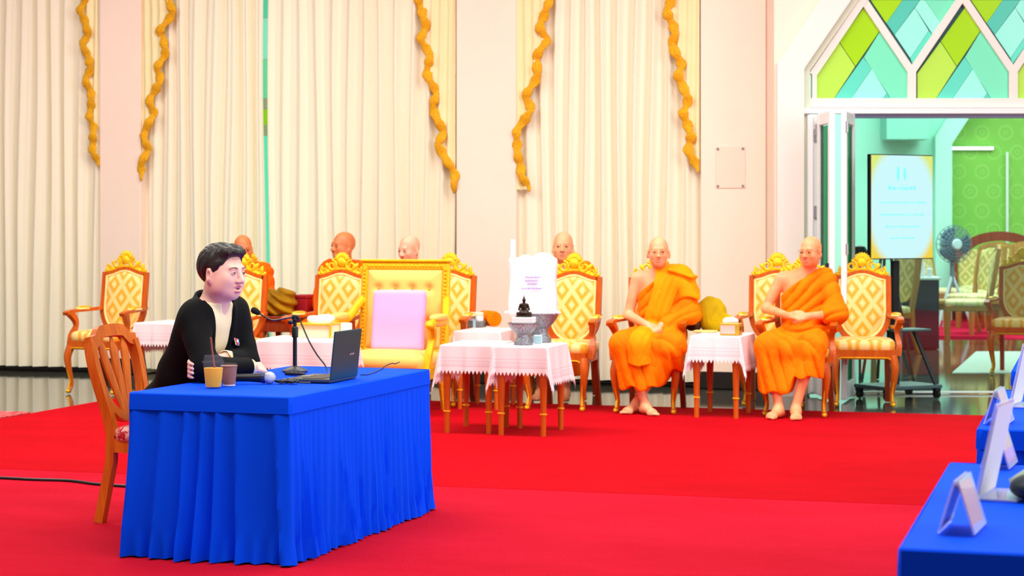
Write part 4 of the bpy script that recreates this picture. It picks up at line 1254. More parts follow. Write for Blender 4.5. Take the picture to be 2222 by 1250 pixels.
# ------------------------------------------------------------------ the speaker at the blue table
M_jacket = mat('black_jacket', (9, 9, 11), 0.8, spec=0.15, bump=0.2, bscale=300, bdist=0.001)
M_shirt = mat('cream_shirt', (255, 236, 190), 0.7, spec=0.2, bump=0.15, bscale=220, bdist=0.001)
M_trouser = mat('black_trousers', (18, 18, 22), 0.8)
def hair_mat():
    m = bpy.data.materials.new('black_hair'); m.use_nodes = True
    t = NT(m); b = t.n['Principled BSDF']
    vec = t.scalevec(t.coords()[0], (120, 30, 60))
    f = t.noise(vec, 1.0, 4.0, 0.7)
    t.l.new(t.ramp(f, [(0.35, lin((14, 10, 10))), (0.75, lin((48, 34, 28)))]), b.inputs['Base Color'])
    b.inputs['Roughness'].default_value = 0.45
    t.l.new(t.bump(f, 0.35, 0.008), b.inputs['Normal'])
    return m
def speaker(loc, rz):
    o = empty('person', loc, rz, 'man in an open black jacket and cream shirt, arms folded on the blue table', 'person')
    skin = skin_mat('speaker_skin', (250, 202, 184), (244, 188, 168))
    hc = Vector((0.0, -0.405, 1.222)); Rm = rotm(4, 0, 8); hsc = 1.10
    g = lambda v: hc + Vector([float(a) for a in (Rm @ np.array(v, F32))]) * hsc
    shR, elR, wrR = (-0.135, -0.355, 0.985), (-0.20, -0.51, 0.782), (0.030, -0.555, 0.774)
    shL, elL, wrL = (0.155, -0.322, 1.022), (0.145, -0.405, 0.785), (-0.035, -0.460, 0.815)
    hR = hand_prims(wrR, (0.97, 0.05, -0.10), (-0.1, -0.65, 0.75), -1, (35, 50, 35), 1.08)
    fing = []
    for i in range(4):
        z = 0.812 - 0.0205 * i
        fing += [((-0.165, -0.44, z + 0.012), (-0.235, -0.435, z), 0.0105, 0.010), ((-0.235, -0.435, z), (-0.266, -0.470, z - 0.004), 0.010, 0.0095),
                 ((-0.266, -0.470, z - 0.004), (-0.2705 + 0.004 * (i == 3), -0.502 + 0.008 * (i == 3), z - 0.010), 0.0095, 0.008)]
    def torso(P, r=0.0):
        d = ell(P, (0, -0.06, 0.57), (0.155 + r, 0.12 + r, 0.13 + r))
        d = smin(d, ell(P, (0, -0.165, 0.73), (0.15 + r, 0.12 + r, 0.17 + r), rotm(25, 0, 0)), 0.06)
        d = smin(d, ell(P, (0, -0.268, 0.89), (0.16 + r, 0.112 + r, 0.17 + r), rotm(25, 0, 0)), 0.06)
        return smin(d, cap(P, (-0.105, -0.330, 1.022), (0.125, -0.325, 1.035), 0.055 + r), 0.08)
    def arm(P, s, e, w, r):
        return smin(cap(P, s, e, 0.052 + r, 0.042 + r), cap(P, e, w, 0.043 + r, 0.029 + r), 0.02)
    def body(P):
        d = torso(P)
        d = smin(d, cap(P, (0, -0.335, 1.03), g((0, 0.018, -0.06)), 0.074, 0.068), 0.04)
        d = smin(d, arm(P, shR, elR, wrR, 0), 0.03); d = smin(d, arm(P, shL, elL, wrL, 0), 0.02)
        d = smin(d, hand_d(P, hR), 0.012)
        pal = cap(P, wrL, (-0.15, -0.455, 0.795), 0.03, 0.03)
        d = smin(d, smin(pal, hand_d(P, fing, 0.003), 0.01), 0.01)
        for s in (-1, 1):
            l = smin(cap(P, (s * 0.095, 0.0, 0.545), (s * 0.12, -0.40, 0.53), 0.085, 0.06), cap(P, (s * 0.12, -0.40, 0.53), (s * 0.12, -0.38, 0.09), 0.055, 0.04), 0.03)
            d = smin(d, smin(l, foot_d(P, (s * 0.12, -0.38), 0, -s), 0.03), 0.03)
        return smin(d, head_d(P, hc, Rm, hsc, jaw=1.16, thin=1.20, mouth=0.005, ears=1.12), 0.025)
    def lips(C):
        Q = ((C - V3(hc)) @ Rm) / hsc
        return (np.abs(Q[:, 0]) < 0.023) & (Q[:, 1] < -0.082) & (Q[:, 2] < -0.053) & (Q[:, 2] > -0.079)
    sdf_obj('body', body, (-0.36, -0.66, -0.006), (0.36, 0.22, 1.40), 0.0052, [skin], o)
    T = Matrix.Translation(hc) @ Matrix([list(r) for r in Rm.tolist()]).to_4x4() @ Matrix.Scale(hsc, 4)
    lp = mat('speaker_lips', (214, 128, 132), 0.4)
    MB().ball((0, -0.0862, -0.0545), (0.0215, 0.0118, 0.0055), 18, 9, T).build('lip', lp, o)
    MB().ball((0, -0.0838, -0.0770), (0.0190, 0.0118, 0.0060), 18, 9, T).build('lip', lp, o)
    MB().ball((0, -0.0790, -0.0655), (0.0185, 0.0100, 0.0065), 14, 8, T).build('mouth', mat('mouth_dark', (110, 44, 50), 0.6), o)
    T = Matrix.Translation(hc) @ Matrix([list(r) for r in Rm.tolist()]).to_4x4() @ Matrix.Scale(hsc, 4)
    for s in (-1, 1):
        e = MB().ball((s * 0.032, -0.0850, 0.0008), (0.0125, 0.0055, 0.0029), 14, 9, T, rot=(0, 0, -s * 16)).build('eye', M_eyew, o)
        MB().ball((s * 0.0325, -0.0893, 0.0006), (0.0056, 0.0028, 0.0034), 10, 7, T).build('iris', M_eye, e)
        MB().tube([(s * 0.019, -0.0890, 0.0038), (s * 0.027, -0.0910, 0.0052), (s * 0.036, -0.0890, 0.0052), (s * 0.044, -0.0840, 0.0022)], [0.0009, 0.0014, 0.0014, 0.0008], 6, T).build('eyelash', M_brow, e)
        MB().tube([(s * 0.014, -0.0925, 0.0215), (s * 0.028, -0.0915, 0.0265), (s * 0.042, -0.0845, 0.0255), (s * 0.051, -0.0740, 0.0200)], [0.0018, 0.0030, 0.0028, 0.0010], 6, T).build('eyebrow', mat('soft_brow', (150, 104, 92), 0.9), o)
    def hair(P):
        Q = ((P - V3(hc)) @ Rm) / hsc
        x, y, z = Q[:, 0], Q[:, 1], Q[:, 2]
        d = ell(Q, (0, 0.018, 0.034), (0.0825, 0.102, 0.092))
        d = smin(d, ell(Q, (0.0, -0.050, 0.090), (0.062, 0.045, 0.030)), 0.03)
        d = smin(d, ell(Q, (0.0, 0.05, 0.02), (0.076, 0.068, 0.075)), 0.03)
        hl = np.interp(y, np.array([-0.12, -0.085, -0.066, -0.048, -0.036, -0.022, -0.014, 0.004, 0.034, 0.05, 0.12], F32), np.array([0.088, 0.082, 0.074, 0.042, 0.026, -0.012, -0.026, 0.016, 0.018, -0.050, -0.062], F32))
        lock = 0.0030 * np.sin(y * 230 + 50 * x + 2 * np.sin(x * 70)) * sstep(0.05, 0.11, z) + 0.0015 * np.sin(x * 210 + y * 130 + z * 60)
        return np.maximum(d - lock, (hl - z) * 0.8 + 0.003 * np.sin(y * 300)) * hsc
    sdf_obj('hair', hair, hc + Vector((-0.13, -0.16, -0.12)), hc + Vector((0.13, 0.17, 0.18)), 0.0040, hair_mat(), o)
    # clothing
    ax = lambda z: np.interp(z, np.array([0.5, 0.73, 0.9, 1.03, 1.12], F32), np.array([-0.06, -0.165, -0.268, -0.325, -0.36], F32))
    def shirt(P):
        x, y, z = P[:, 0], P[:, 1], P[:, 2]
        d = torso(P, 0.016)
        d = smax(d, (z - 1.085) - 0.3 * (y + 0.33), 0.01)
        c0, c1 = (0, -0.33, 1.045), (0, -0.36, 1.13)
        col = smax(cap(P, c0, c1, 0.090, 0.082), -cap(P, c0, (0, -0.395, 1.20), 0.075, 0.068), 0.006)
        col = smax(col, (z - 1.085) - 0.10 * (y + 0.345), 0.006)
        col = smax(col, np.where(y < -0.36, 0.010 + (z - 1.03) * 0.35 - np.abs(x), -1.0), 0.004)
        d = smin(d, col, 0.008)
        for (e, w, t0, t1) in ((elR, wrR, 0.9, 1.02), (elL, wrL, 0.86, 1.0)):
            e_, w_ = Vector(e), Vector(w)
            c = np.maximum(cap(P, e_.lerp(w_, t0), e_.lerp(w_, t1), 0.041), -cap(P, e_, w_.lerp(e_, -0.4), 0.034))
            d = np.minimum(d, c)
        return d - 0.0015 * wob(P, 60.0)
    sh = sdf_obj('shirt', shirt, (-0.32, -0.62, 0.45), (0.32, 0.20, 1.16), 0.0048, M_shirt, o, it=4)
    def jacket(P):
        x, y, z = P[:, 0], P[:, 1], P[:, 2]
        d = torso(P, 0.022)
        c0, c1 = (0, -0.325, 1.04), (0, -0.352, 1.125)
        col = np.maximum(cap(P, c0, c1, 0.104, 0.094), (z - 1.092) - 0.60 * (y + 0.335))
        d = smin(d, col, 0.02)
        d = smax(d, -cap(P, (0, -0.322, 1.0), (0, -0.40, 1.22), 0.090, 0.085), 0.010)
        w = np.interp(z, np.array([0.70, 0.78, 0.90, 1.00, 1.08, 1.2], F32), np.array([0.0, 0.018, 0.040, 0.052, 0.062, 0.075], F32))
        d = smax(d, np.where(y < ax(z) - 0.02, w - np.abs(x + 0.005), -1.0), 0.008)
        rim = np.where(y < ax(z) - 0.02, np.exp(-((np.abs(x + 0.005) - w - 0.016) / 0.014) ** 2), 0) * 0.006 * sstep(0.74, 0.8, z)
        d = d - rim
        aR = smin(cap(P, shR, elR, 0.070, 0.062), cap(P, elR, Vector(elR).lerp(Vector(wrR), 0.93), 0.060, 0.046), 0.03)
        aL = smin(cap(P, shL, elL, 0.070, 0.062), cap(P, elL, Vector(elL).lerp(Vector(wrL), 0.88), 0.060, 0.046), 0.03)
        fa = np.sin((z * 0.8 + y * 0.6) * 2 * PI / 0.11 + 2 * np.sin(x * 12)) * 0.0016
        d = smin(d, aR - fa, 0.045); d = smin(d, aL - fa, 0.03)
        d = smin(d, ell(P, (0, -0.05, 0.55), (0.175, 0.145, 0.12)), 0.06)
        d = d - 0.005 * wob(P, 17.0, 2.0) - 0.002 * wob(P, 45.0, 1.0)
        bx = np.maximum(cap(P, Vector(elL).lerp(Vector(wrL), 0.87), Vector(elL).lerp(Vector(wrL), 1.4), 0.043), -10)
        return np.maximum(d, -bx)
    jk = sdf_obj('jacket', jacket, (-0.36, -0.64, 0.42), (0.36, 0.24, 1.17), 0.0050, M_jacket, o, it=4)
    def trousers(P):
        d = ell(P, (0, 0.02, 0.555), (0.178, 0.16, 0.11))
        for s in (-1, 1):
            d = smin(d, smin(cap(P, (s * 0.095, 0.0, 0.545), (s * 0.12, -0.40, 0.53), 0.098, 0.076), cap(P, (s * 0.12, -0.40, 0.53), (s * 0.12, -0.38, 0.10), 0.074, 0.062), 0.03), 0.03)
        return np.maximum(d - 0.004 * wob(P, 20.0), 0.07 - P[:, 2])
    sdf_obj('trousers', trousers, (-0.3, -0.56, 0.05), (0.3, 0.24, 0.72), 0.009, M_trouser, o)
    for s in (-1, 1):
        def shoe(P):
            Q = P - V3((s * 0.12, -0.38, 0))
            d = smin(cap(Q, (0, 0.05, 0.045), (0, -0.04, 0.06), 0.045), cap(Q, (0, -0.05, 0.045), (0, -0.17, 0.035), 0.046, 0.040), 0.04)
            return np.maximum(d, 0.001 - Q[:, 2])
        sdf_obj('shoe', shoe, (s * 0.12 - 0.08, -0.64, -0.01), (s * 0.12 + 0.08, -0.25, 0.14), 0.008, M_black, o)
    # badge on the left breast: found on the jacket's surface
    p0 = np.array((0.085, -0.60, 0.885), F32); dr = np.array((0.0, 1.0, 0.0), F32)
    tt = 0.0
    for k in range(60):
        dv = float(jacket((p0 + dr * tt)[None])[0])
        if dv < 0.002: break
        tt += dv * 0.8
    q = p0 + dr * tt
    B = Matrix.Translation(Vector([float(v) for v in q])) @ Matrix.Rotation(R(-20), 4, 'X') @ Matrix.Rotation(R(22), 4, 'Z')
    bd = MB().box((0.0, -0.004, 0), (0.052, 0.006, 0.036), 0.002, M=B).build('badge', mat('badge_white', (245, 245, 250), 0.4), o)
    MB().box((-0.014, -0.008, 0), (0.022, 0.004, 0.032), 0.001, M=B).build('badge_red_field', mat('badge_red', (226, 60, 64), 0.4), bd)
    MB().lathe([(0.008, 0), (0.008, 0.004)], 14, B @ Matrix.Translation((-0.014, -0.009, 0)) @ Matrix.Rotation(R(90), 4, 'X')).build('badge_ring', mat('badge_white', (245, 245, 250), 0.4), bd)
    m = MB().box((0.014, -0.008, 0.008), (0.024, 0.004, 0.014), 0.001, M=B); m.box((0.010, -0.008, -0.008), (0.016, 0.004, 0.010), 0.001, M=B)
    m.build('badge_blue_mark', mat('badge_blue', (70, 170, 235), 0.4), bd)
    return o
speaker((-1.68, 9.66, 0), 50)
o = shield_chair(); o['label'] = 'orange wooden shield-back chair the speaker sits on'
o.location = (-1.735, 9.70, 0); o.rotation_euler = (0, 0, R(70))
# seat back stands behind the speaker: near rear leg at the carpet's open side
o.location = (-1.70, 9.70, 0); o.scale = (0.92, 0.95, 1.0)

# ------------------------------------------------------------------ blue skirted tables
M_blue = mat('royal_blue_cloth', (0, 76, 252), 0.8, spec=0.06, bump=0.1, bscale=260, bdist=0.001)
TH = 0.715
def skirted_table(corner, ax_ang, ln, wd, label, seed, pleat=(0.09, 0.075)):
    """corner = near corner; long axis along E2-like direction; short axis to the left"""
    o = empty('skirted_table', (corner[0], corner[1], 0), ax_ang, label, 'table', None)
    top = MB()
    def fn(u, v): return ((u - 1) * wd, v * ln, TH + 0.0015 * math.sin(u * 9 + v * 7 + seed))
    # local x: 0 (right/near edge) .. -wd, local y: 0 .. ln
    n = 24
    top.grid(fn, n, n)
    per = [(0, 0), (-wd, 0), (-wd, ln), (0, ln)]
    P = []
    N = 520
    L = 2 * (wd + ln)
    rr = 0.012
    for k in range(N):
        s = L * k / N
        if s < wd: p = (-s, 0); nn = (0, -1)
        elif s < wd + ln: p = (-wd, s - wd); nn = (-1, 0)
        elif s < 2 * wd + ln: p = (-wd + (s - wd - ln), ln); nn = (0, 1)
        else: p = (0, ln - (s - 2 * wd - ln)); nn = (1, 0)
        P.append((p, nn, s))
    def corner_soft(p):
        cx, cy = -wd / 2, ln / 2
        nx = (p[0] - cx) / (wd / 2); ny = (p[1] - cy) / (ln / 2)
        return nx, ny
    vs = []; fs = []
    rows = [(TH + 0.001, 0.0), (TH - 0.004, 0.006), (TH - 0.04, 0.008), (TH - 0.072, 0.009)]
    for (z, off) in rows:
        for (p, nn, s) in P: vs.append((p[0] + nn[0] * off, p[1] + nn[1] * off, z))
    for j in range(len(rows) - 1):
        for k in range(N):
            k2 = (k + 1) % N
            fs.append((j * N + k, (j + 1) * N + k, (j + 1) * N + k2, j * N + k2))
    top.add(vs, fs)
    # underlay so the cloth rests on a board
    top.build('tablecloth', M_blue, o, smooth=40)
    MB().box((-wd / 2, ln / 2, TH - 0.02), (wd - 0.02, ln - 0.02, 0.03)).build('tabletop', M_woodd, o, smooth=None)
    sk = MB(); vs = []; fs = []
    NZ = 26
    per_n = L / pleat[0]
    rnd = random.Random(int(seed * 100))
    ph = [rnd.uniform(-0.35, 0.35) for _ in range(int(per_n) + 3)]
    for j in range(NZ + 1):
        t = j / NZ; z = (TH - 0.066) * (1 - t) + 0.004 * t
        for (p, nn, s) in P:
            shortside = abs(nn[1]) > 0.5
            q = s / pleat[0] * (0.85 if shortside else 1.55) + 0.25 * t * math.sin(s * 5.1 + seed) + 0.30 * math.sin(s * 13.0 + seed) + 0.2 * math.sin(s * 7.1 + 2 * seed)
            i = int(q) % len(ph); f = q - math.floor(q)
            saw = f ** 1.3 if f < 0.86 else (1 - f) / 0.14 * 0.86 ** 1.3       # knife pleat
            a = pleat[1] * (0.10 + 1.1 * t ** 0.8) * (1.0 if shortside else 0.30) * (1 + ph[i])
            off = 0.003 + a * saw - 0.3 * a + 0.020 * t ** 1.5 + 0.010 * t * math.sin(q * 0.9 + 3 * t + seed)
            if t > 0.82: off += 0.012 * (t - 0.82) / 0.18 * math.sin(s * 90 + seed)
            cx, cy = corner_soft(p)
            x = p[0] + nn[0] * off; y = p[1] + nn[1] * off
            # neighbours around a corner share the flare of both sides
            ex = max(0, abs(p[0] + wd / 2) - (wd / 2 - 0.05)) / 0.05; ey = max(0, abs(p[1] - ln / 2) - (ln / 2 - 0.05)) / 0.05
            fl_ = 0.020 * t ** 1.5 + 0.004
            if abs(nn[0]) > 0.5: y += math.copysign(fl_, p[1] - ln / 2) * min(1, ey) ** 2
            else: x += math.copysign(fl_, p[0] + wd / 2) * min(1, ex) ** 2
            zz = z if t < 1 else z + 0.006 * (0.5 + 0.5 * math.sin(s * 70 + seed))
            vs.append((x, y, zz))
    for j in range(NZ):
        for k in range(N):
            k2 = (k + 1) % N
            fs.append((j * N + k, (j + 1) * N + k, (j + 1) * N + k2, j * N + k2))
    sk.add(vs, fs); sk.build('skirt', M_blue, o, smooth=70)
    return o
NC = (-0.945, 8.40)
skirted_table(NC, -18.0, 1.70, 0.757, 'blue pleated skirted table with a laptop, microphones and drinks', 1.3)
skirted_table((0.88 + 0.96 * .75, 4.49 - 0.28 * .75), -16.3, 1.68, 0.75, 'blue covered table with a black soft bag and clear sign holders', 2.2)
skirted_table((1.67 + 0.96 * .75, 7.1 - 0.28 * .75), -16.3, 1.75, 0.75, 'blue covered table between the two other blue tables in the side row', 3.1)
skirted_table((2.50 + 0.96 * .75, 9.9 - 0.28 * .75), -16.3, 1.7, 0.75, 'blue covered table at the doorway end of the side row', 4.4)
# ------------------------------------------------------------------ things on the speaker's table
def tp(px, py, z=TH): x, y = fl(px, py, z); return Vector((x, y, z + 0.0025))
def clear_mat(name, col, alpha_mix=0.75, rough=0.05):
    m = bpy.data.materials.new(name); m.use_nodes = True
    t = NT(m); b = t.n['Principled BSDF']
    b.inputs['Base Color'].default_value = lin(col); b.inputs['Roughness'].default_value = rough
    tr = t.node('ShaderNodeBsdfTransparent'); tr.inputs[0].default_value = (0.97, 0.97, 0.98, 1)
    mx = t.node('ShaderNodeMixShader'); mx.inputs[0].default_value = alpha_mix
    t.l.new(b.outputs[0], mx.inputs[1]); t.l.new(tr.outputs[0], mx.inputs[2])
    t.l.new(mx.outputs[0], t.n['Material Output'].inputs[0])
    return m
M_clear = clear_mat('clear_plastic', (235, 238, 245), 0.96)
p = tp(463, 842)
c = empty('drink_cup', p, 0, 'clear plastic cup of yellow juice with a brown straw', 'cup')
MB().lathe([(0.001, 0.001), (0.030, 0.0), (0.036, 0.004), (0.038, 0.02), (0.0455, 0.108), (0.047, 0.11), (0.047, 0.114)], 28, caps=False).build('cup_wall', M_clear, c)
MB().lathe([(0.001, 0.004), (0.034, 0.004), (0.036, 0.02), (0.0425, 0.088), (0.001, 0.088)], 28, caps=False).build('juice', cloth_mat('yellow_juice', (255, 206, 30), 0.5), c)
ld = MB().lathe([(0.050, 0.112), (0.051, 0.118), (0.045, 0.120), (0.043, 0.124), (0.041, 0.142), (0.036, 0.146), (0.001, 0.146)], 28, caps=False).build('lid', M_clear, c)
MB().tube([(0.012, 0.01, 0.03), (-0.006, 0.0, 0.17), (-0.012, 0.0, 0.225)], 0.0042, 8).build('straw', mat('brown_straw', (150, 84, 62), 0.5), c)
p = tp(497, 838)
c = empty('paper_cup', p, 0, 'small brown paper cup with a clear lid beside the juice', 'cup')
MB().lathe([(0.001, 0.0), (0.027, 0.0), (0.028, 0.003), (0.037, 0.088), (0.039, 0.090), (0.037, 0.092), (0.001, 0.086)], 26, caps=False).build('cup_wall', mat('brown_kraft', (160, 108, 84), 0.7), c)
MB().lathe([(0.028, -0.0), (0.0285, 0.006)], 26, caps=False).build('base_rim', mat('cup_rim_white', (230, 226, 220), 0.6), c)
MB().lathe([(0.041, 0.088), (0.041, 0.094), (0.036, 0.097), (0.034, 0.103), (0.001, 0.103)], 26, caps=False).build('lid', M_clear, c)

# handheld microphone lying on the cloth
p = tp(540, 834); q = tp(590, 834)
dirv = Vector((1, -0.06, 0)).normalized()
MX = Matrix.Translation((p.x, p.y, TH + 0.030)) @ Matrix.Rotation(math.atan2(dirv.y, dirv.x), 4, 'Z') @ Matrix.Rotation(R(90), 4, 'Y')
c = empty('handheld_microphone', (p.x, p.y, TH + 0.002), 0, 'black handheld microphone with a silver mesh head lying by the brown cup', 'microphone')
b = MB().lathe([(0.001, -0.10), (0.016, -0.10), (0.017, -0.09), (0.018, 0.0), (0.022, 0.055), (0.022, 0.06), (0.001, 0.06)], 20, MX, caps=False).build('handle', M_black, c)
MB().lathe([(0.0225, 0.058), (0.025, 0.066), (0.025, 0.074), (0.022, 0.078)], 20, MX, caps=False).build('collar', mat('mic_band', (52, 62, 96), 0.3, metal=0.5), c)
MB().ball((0, 0, 0.095), 0.029, 20, 14, MX).build('mesh_head', mat('silver_mesh', (205, 208, 214), 0.35, metal=0.5, bump=1.0, bscale=700, bdist=0.003), c)
for ch in c.children: ch.location = -Vector(c.location)

# desk microphone on a stand
p = tp(640, 808)
c = empty('desk_microphone', p, 0, 'black gooseneck microphone on a round-based desk stand', 'microphone')
MB().lathe([(0.001, 0.0), (0.062, 0.0), (0.064, 0.006), (0.060, 0.011), (0.030, 0.024), (0.014, 0.030), (0.001, 0.030)], 32, caps=False).build('base', mat('dark_iron', (62, 62, 64), 0.45, metal=0.3), c)
MB().lathe([(0.0105, 0.028), (0.0105, 0.17), (0.016, 0.172), (0.0165, 0.218), (0.013, 0.224), (0.009, 0.226), (0.009, 0.25)], 18).build('pole', M_black, c)
m = MB().ball((0, 0, 0.257), (0.013, 0.013, 0.014)); m.tube([(-0.022, 0, 0.245), (0.0, 0, 0.247)], 0.008, 8); m.ball((-0.024, 0, 0.245), 0.011)
m.tube([(-0.014, 0, 0.272), (0.018, 0, 0.268)], 0.012, 10)
m.build('clamp', M_black, c)
neck = spline([(0.015, 0, 0.270), (-0.03, -0.002, 0.268), (-0.09, -0.004, 0.257), (-0.118, -0.006, 0.258), (-0.15, -0.008, 0.274), (-0.175, -0.01, 0.29)], 6)
MB().tube(neck, 0.0042, 8).build('gooseneck', mat('gunmetal', (70, 62, 60), 0.3, metal=0.6), c)
MH = Matrix.Translation((-0.192, -0.011, 0.300)) @ Matrix.Rotation(R(-62), 4, 'Y')
MB().lathe([(0.001, -0.024), (0.008, -0.023), (0.013, -0.014), (0.016, 0.0), (0.0165, 0.012), (0.012, 0.023), (0.001, 0.027)], 16, MH, caps=False).build('foam_head', mat('foam_black', (24, 24, 28), 0.95, bump=0.5, bscale=400), c)
cab = spline([(0.018, 0, 0.268), (0.035, -0.01, 0.235), (0.075, -0.05, 0.155), (0.12, -0.10, 0.09), (0.165, -0.17, 0.045), (0.19, -0.25, 0.006), (0.17, -0.36, 0.005)], 7)
MB().tube(cab, 0.0038, 8).build('cable', M_black, c)

# laptop: lid back towards the doorway, keyboard towards the speaker
A = tp(717, 833); B = tp(775, 822)
ax = (B - A); ax.z = 0; L = ax.length; ax.normalize(); ny = Vector((-ax.y, ax.x, 0))
c = empty('laptop', (A.x, A.y, TH + 0.0025), math.degrees(math.atan2(ax.y, ax.x)), 'dark green open laptop on the blue table', 'laptop')
M_lap = mat('dark_teal_metal', (26, 70, 72), 0.4, metal=0.2)
bs = MB().box((L / 2, 0.115, 0.009), (L, 0.225, 0.017), 0.004).build('base', mat('laptop_grey', (70, 76, 84), 0.35, metal=0.3), c)
MB().box((L / 2, 0.10, 0.0185), (L * 0.88, 0.10, 0.002), 0.0008).build('keyboard', M_black, bs)
MB().box((L / 2, 0.19, 0.0184), (0.10, 0.055, 0.0016), 0.0006).build('trackpad', mat('trackpad', (96, 100, 106), 0.3), bs)
ML = Matrix.Translation((0, 0.004, 0.014)) @ Matrix.Rotation(R(6), 4, 'X')
lidp = MB().box((L / 2, -0.002, 0.112), (L, 0.008, 0.226), 0.003, M=ML).build('lid', M_lap, c)
MB().box((L / 2, 0.0028, 0.115), (L * 0.94, 0.002, 0.19), M=ML).build('screen', mat('laptop_screen', (160, 180, 210), 0.2, emit=0.6), lidp, smooth=None)
lg = MB()
for i, (x, w) in enumerate(((0.64, .010), (0.685, .006), (0.72, .008), (0.76, .010))): lg.box((L * x, -0.0064, 0.108 + 0.003 * (i % 2)), (w, 0.001, 0.006), M=ML)
lg.build('logo', mat('logo_pink', (200, 170, 170), 0.4), lidp, smooth=None)

# phone, remote and a coil of black cable in front of the laptop
p = tp(648, 828)
r_ = MB().box((0, 0, 0.005), (0.075, 0.15, 0.009), 0.003).build('phone', mat('dark_phone', (70, 30, 40), 0.25)); r_.location = p; r_.rotation_euler = (0, 0, R(72))
tag(r_, 'dark red phone lying beside the cable coil', 'phone')
p = tp(640, 816)
c = empty('remote_control', p, 60, 'slim black remote beside the microphone base', 'remote')
MB().box((0, 0, 0.008), (0.03, 0.11, 0.014), 0.004).build('shell', M_black, c)
for k in range(3): MB().lathe([(0.005, 0.014), (0.004, 0.0175)], 10, Matrix.Translation((0, -0.03 + 0.025 * k, 0))).build('button', mat('button_grey', (120, 120, 124), 0.5), c)
p = tp(622, 834)
pts = []
rnd = random.Random(3)
for k in range(120):
    a = k * 0.33; rr = 0.030 + 0.012 * math.sin(k * 0.37) + rnd.uniform(-.003, .003)
    pts.append((rr * 1.25 * math.cos(a), rr * 0.8 * math.sin(a), 0.006 + 0.010 * (0.5 + 0.5 * math.sin(k * 0.9))))
pts += [(0.06, -0.01, 0.006), (0.09, -0.012, 0.005), (0.11, -0.005, 0.005)]
m = MB().tube(pts, 0.0035, 6).build('cable_coil', M_black); m.location = p
tag(m, 'tangled coil of thin black cable by the microphone head', 'cable')
q = [tp(782, 816) , tp(800, 815), tp(822, 806), tp(838, 796), tp(850, 791), tp(857, 795), tp(860, 797)]
q = [Vector((a.x, a.y, TH + 0.006)) for a in q[:5]] + [Vector((q[4].x + 0.02, q[4].y - 0.02, TH + .006)), Vector((q[4].x + 0.035, q[4].y + 0.1, TH + .006))]
tag(MB().tube(spline(q, 8), 0.003, 6).build('charger_cable', mat('navy_cable', (20, 26, 60), 0.5)), 'thin dark charger cable curving behind the laptop', 'cable')
# floor cable along the carpet seam
q = [(-6, 12.3, .007)] + [(*fl(a, b), 0.007) for a, b in ((-60, 1037), (60, 1043), (150, 1046), (205, 1053), (270, 1058), (330, 1062))]
tag(MB().tube(spline(q, 8), 0.009, 8).build('floor_cable', M_black), 'black cable running along the red carpet to the blue table', 'cable')

# ------------------------------------------------------------------ armchairs
ga = gilded_armchair(); ug = [False]
GG = 'gilded armchairs with gold diamond upholstery'
arm_spots = [
    ((-3.50, 17.15), -22, 'empty gilded armchair standing on bare granite beside the cream curtain'),
    ((-2.31, 16.02), -19, 'gilded armchair behind the speaker at the blue table'),
    ((-1.50, 16.10), -19, 'gilded armchair behind the box with white towels'),
    ((-0.60, 16.02), -18, 'gilded armchair tucked behind the wide gold throne'),
    ((0.41, 15.63), -18, 'gilded armchair behind the large white bag'),
    ((1.08, 15.40), -15, 'gilded armchair holding the monk with a saffron shoulder cloth'),
    ((2.20, 15.15), -17, 'gilded armchair holding the monk with plain orange robe and clasped hands'),
    ((2.12, 15.98), -12, 'empty gilded armchair behind the clasped-hands monk, mostly hidden'),
    ((2.83, 15.96), -8, 'empty gilded armchair in front of the wheeled screen stand'),
    ((-2.40, 17.12), -17, 'gilded armchair of the monk beside the olive bundle, mostly hidden'),
    ((0.44, 16.62), -14, 'gilded armchair of the monk behind the white bag, mostly hidden'),
]
for (x, y), a, lb in arm_spots: place(ga, ug, (x, y, 0), a, lb, GG)
th = throne(); th['label'] = 'wide gold framed throne with tufted cream back'
th.location = (-0.925, 15.27, 0); th.rotation_euler = (0, 0, R(-16))

# pink cushion on the throne
def cushion(P):
    d = rbox(P, (0, 0, 0), (0.215, 0.045, 0.24), 0.035)
    return d - 0.004 * wob(P, 14.0, 1.0)
cu = sdf_obj('cushion', cushion, (-0.26, -0.1, -0.28), (0.26, 0.1, 0.28), 0.011, mat('pink_satin', (240, 172, 228), 0.6, spec=0.2))
tag(cu, 'square pink cushion leaning on the gold throne', 'cushion')
MTt = Matrix.Translation((-0.925, 15.27, 0)) @ Matrix.Rotation(R(-16), 4, 'Z') @ Matrix.Translation((0.02, 0.10, 0.70)) @ Matrix.Rotation(R(-9), 4, 'X')
cu.matrix_world = MTt

# ------------------------------------------------------------------ lace tables
TT = 0.61
st = side_table(0.37, 0.54, TT); ust = [False]
lc = lace_cloth(0.37, 0.54, TT, 0.25, 0.4, overy=0.175); ulc = [False]
tabs = [((-0.245, 13.96), -15, 'turned-leg table under lace, beside the blue table corner', 'white lace cloth on the bare-topped table beside the blue table corner'),
        ((0.135, 13.79), -16, 'turned-leg table under lace, carrying the silver pedestal bowls', 'white lace cloth beneath the two silver pedestal bowls'),
        ((-0.20, 15.72), -16, 'turned-leg table under lace, carrying the tray of jars', 'white lace cloth beneath the tray of jars'),
        ((1.60, 15.04), -18, 'turned-leg table under lace between the two front-row monks', 'white lace cloth between the two front-row monks'),
        ((-2.93, 16.98), -20, 'turned-leg table under lace beside the empty armchair on granite', 'white lace cloth on the table beside the empty armchair')]
GT = 'small turned-leg tables under lace'
for (x, y), a, lb, lb2 in tabs:
    place(st, ust, (x, y, 0), a, lb, GT); place(lc, ulc, (x, y, 0), a, lb2, 'white lace tablecloths')
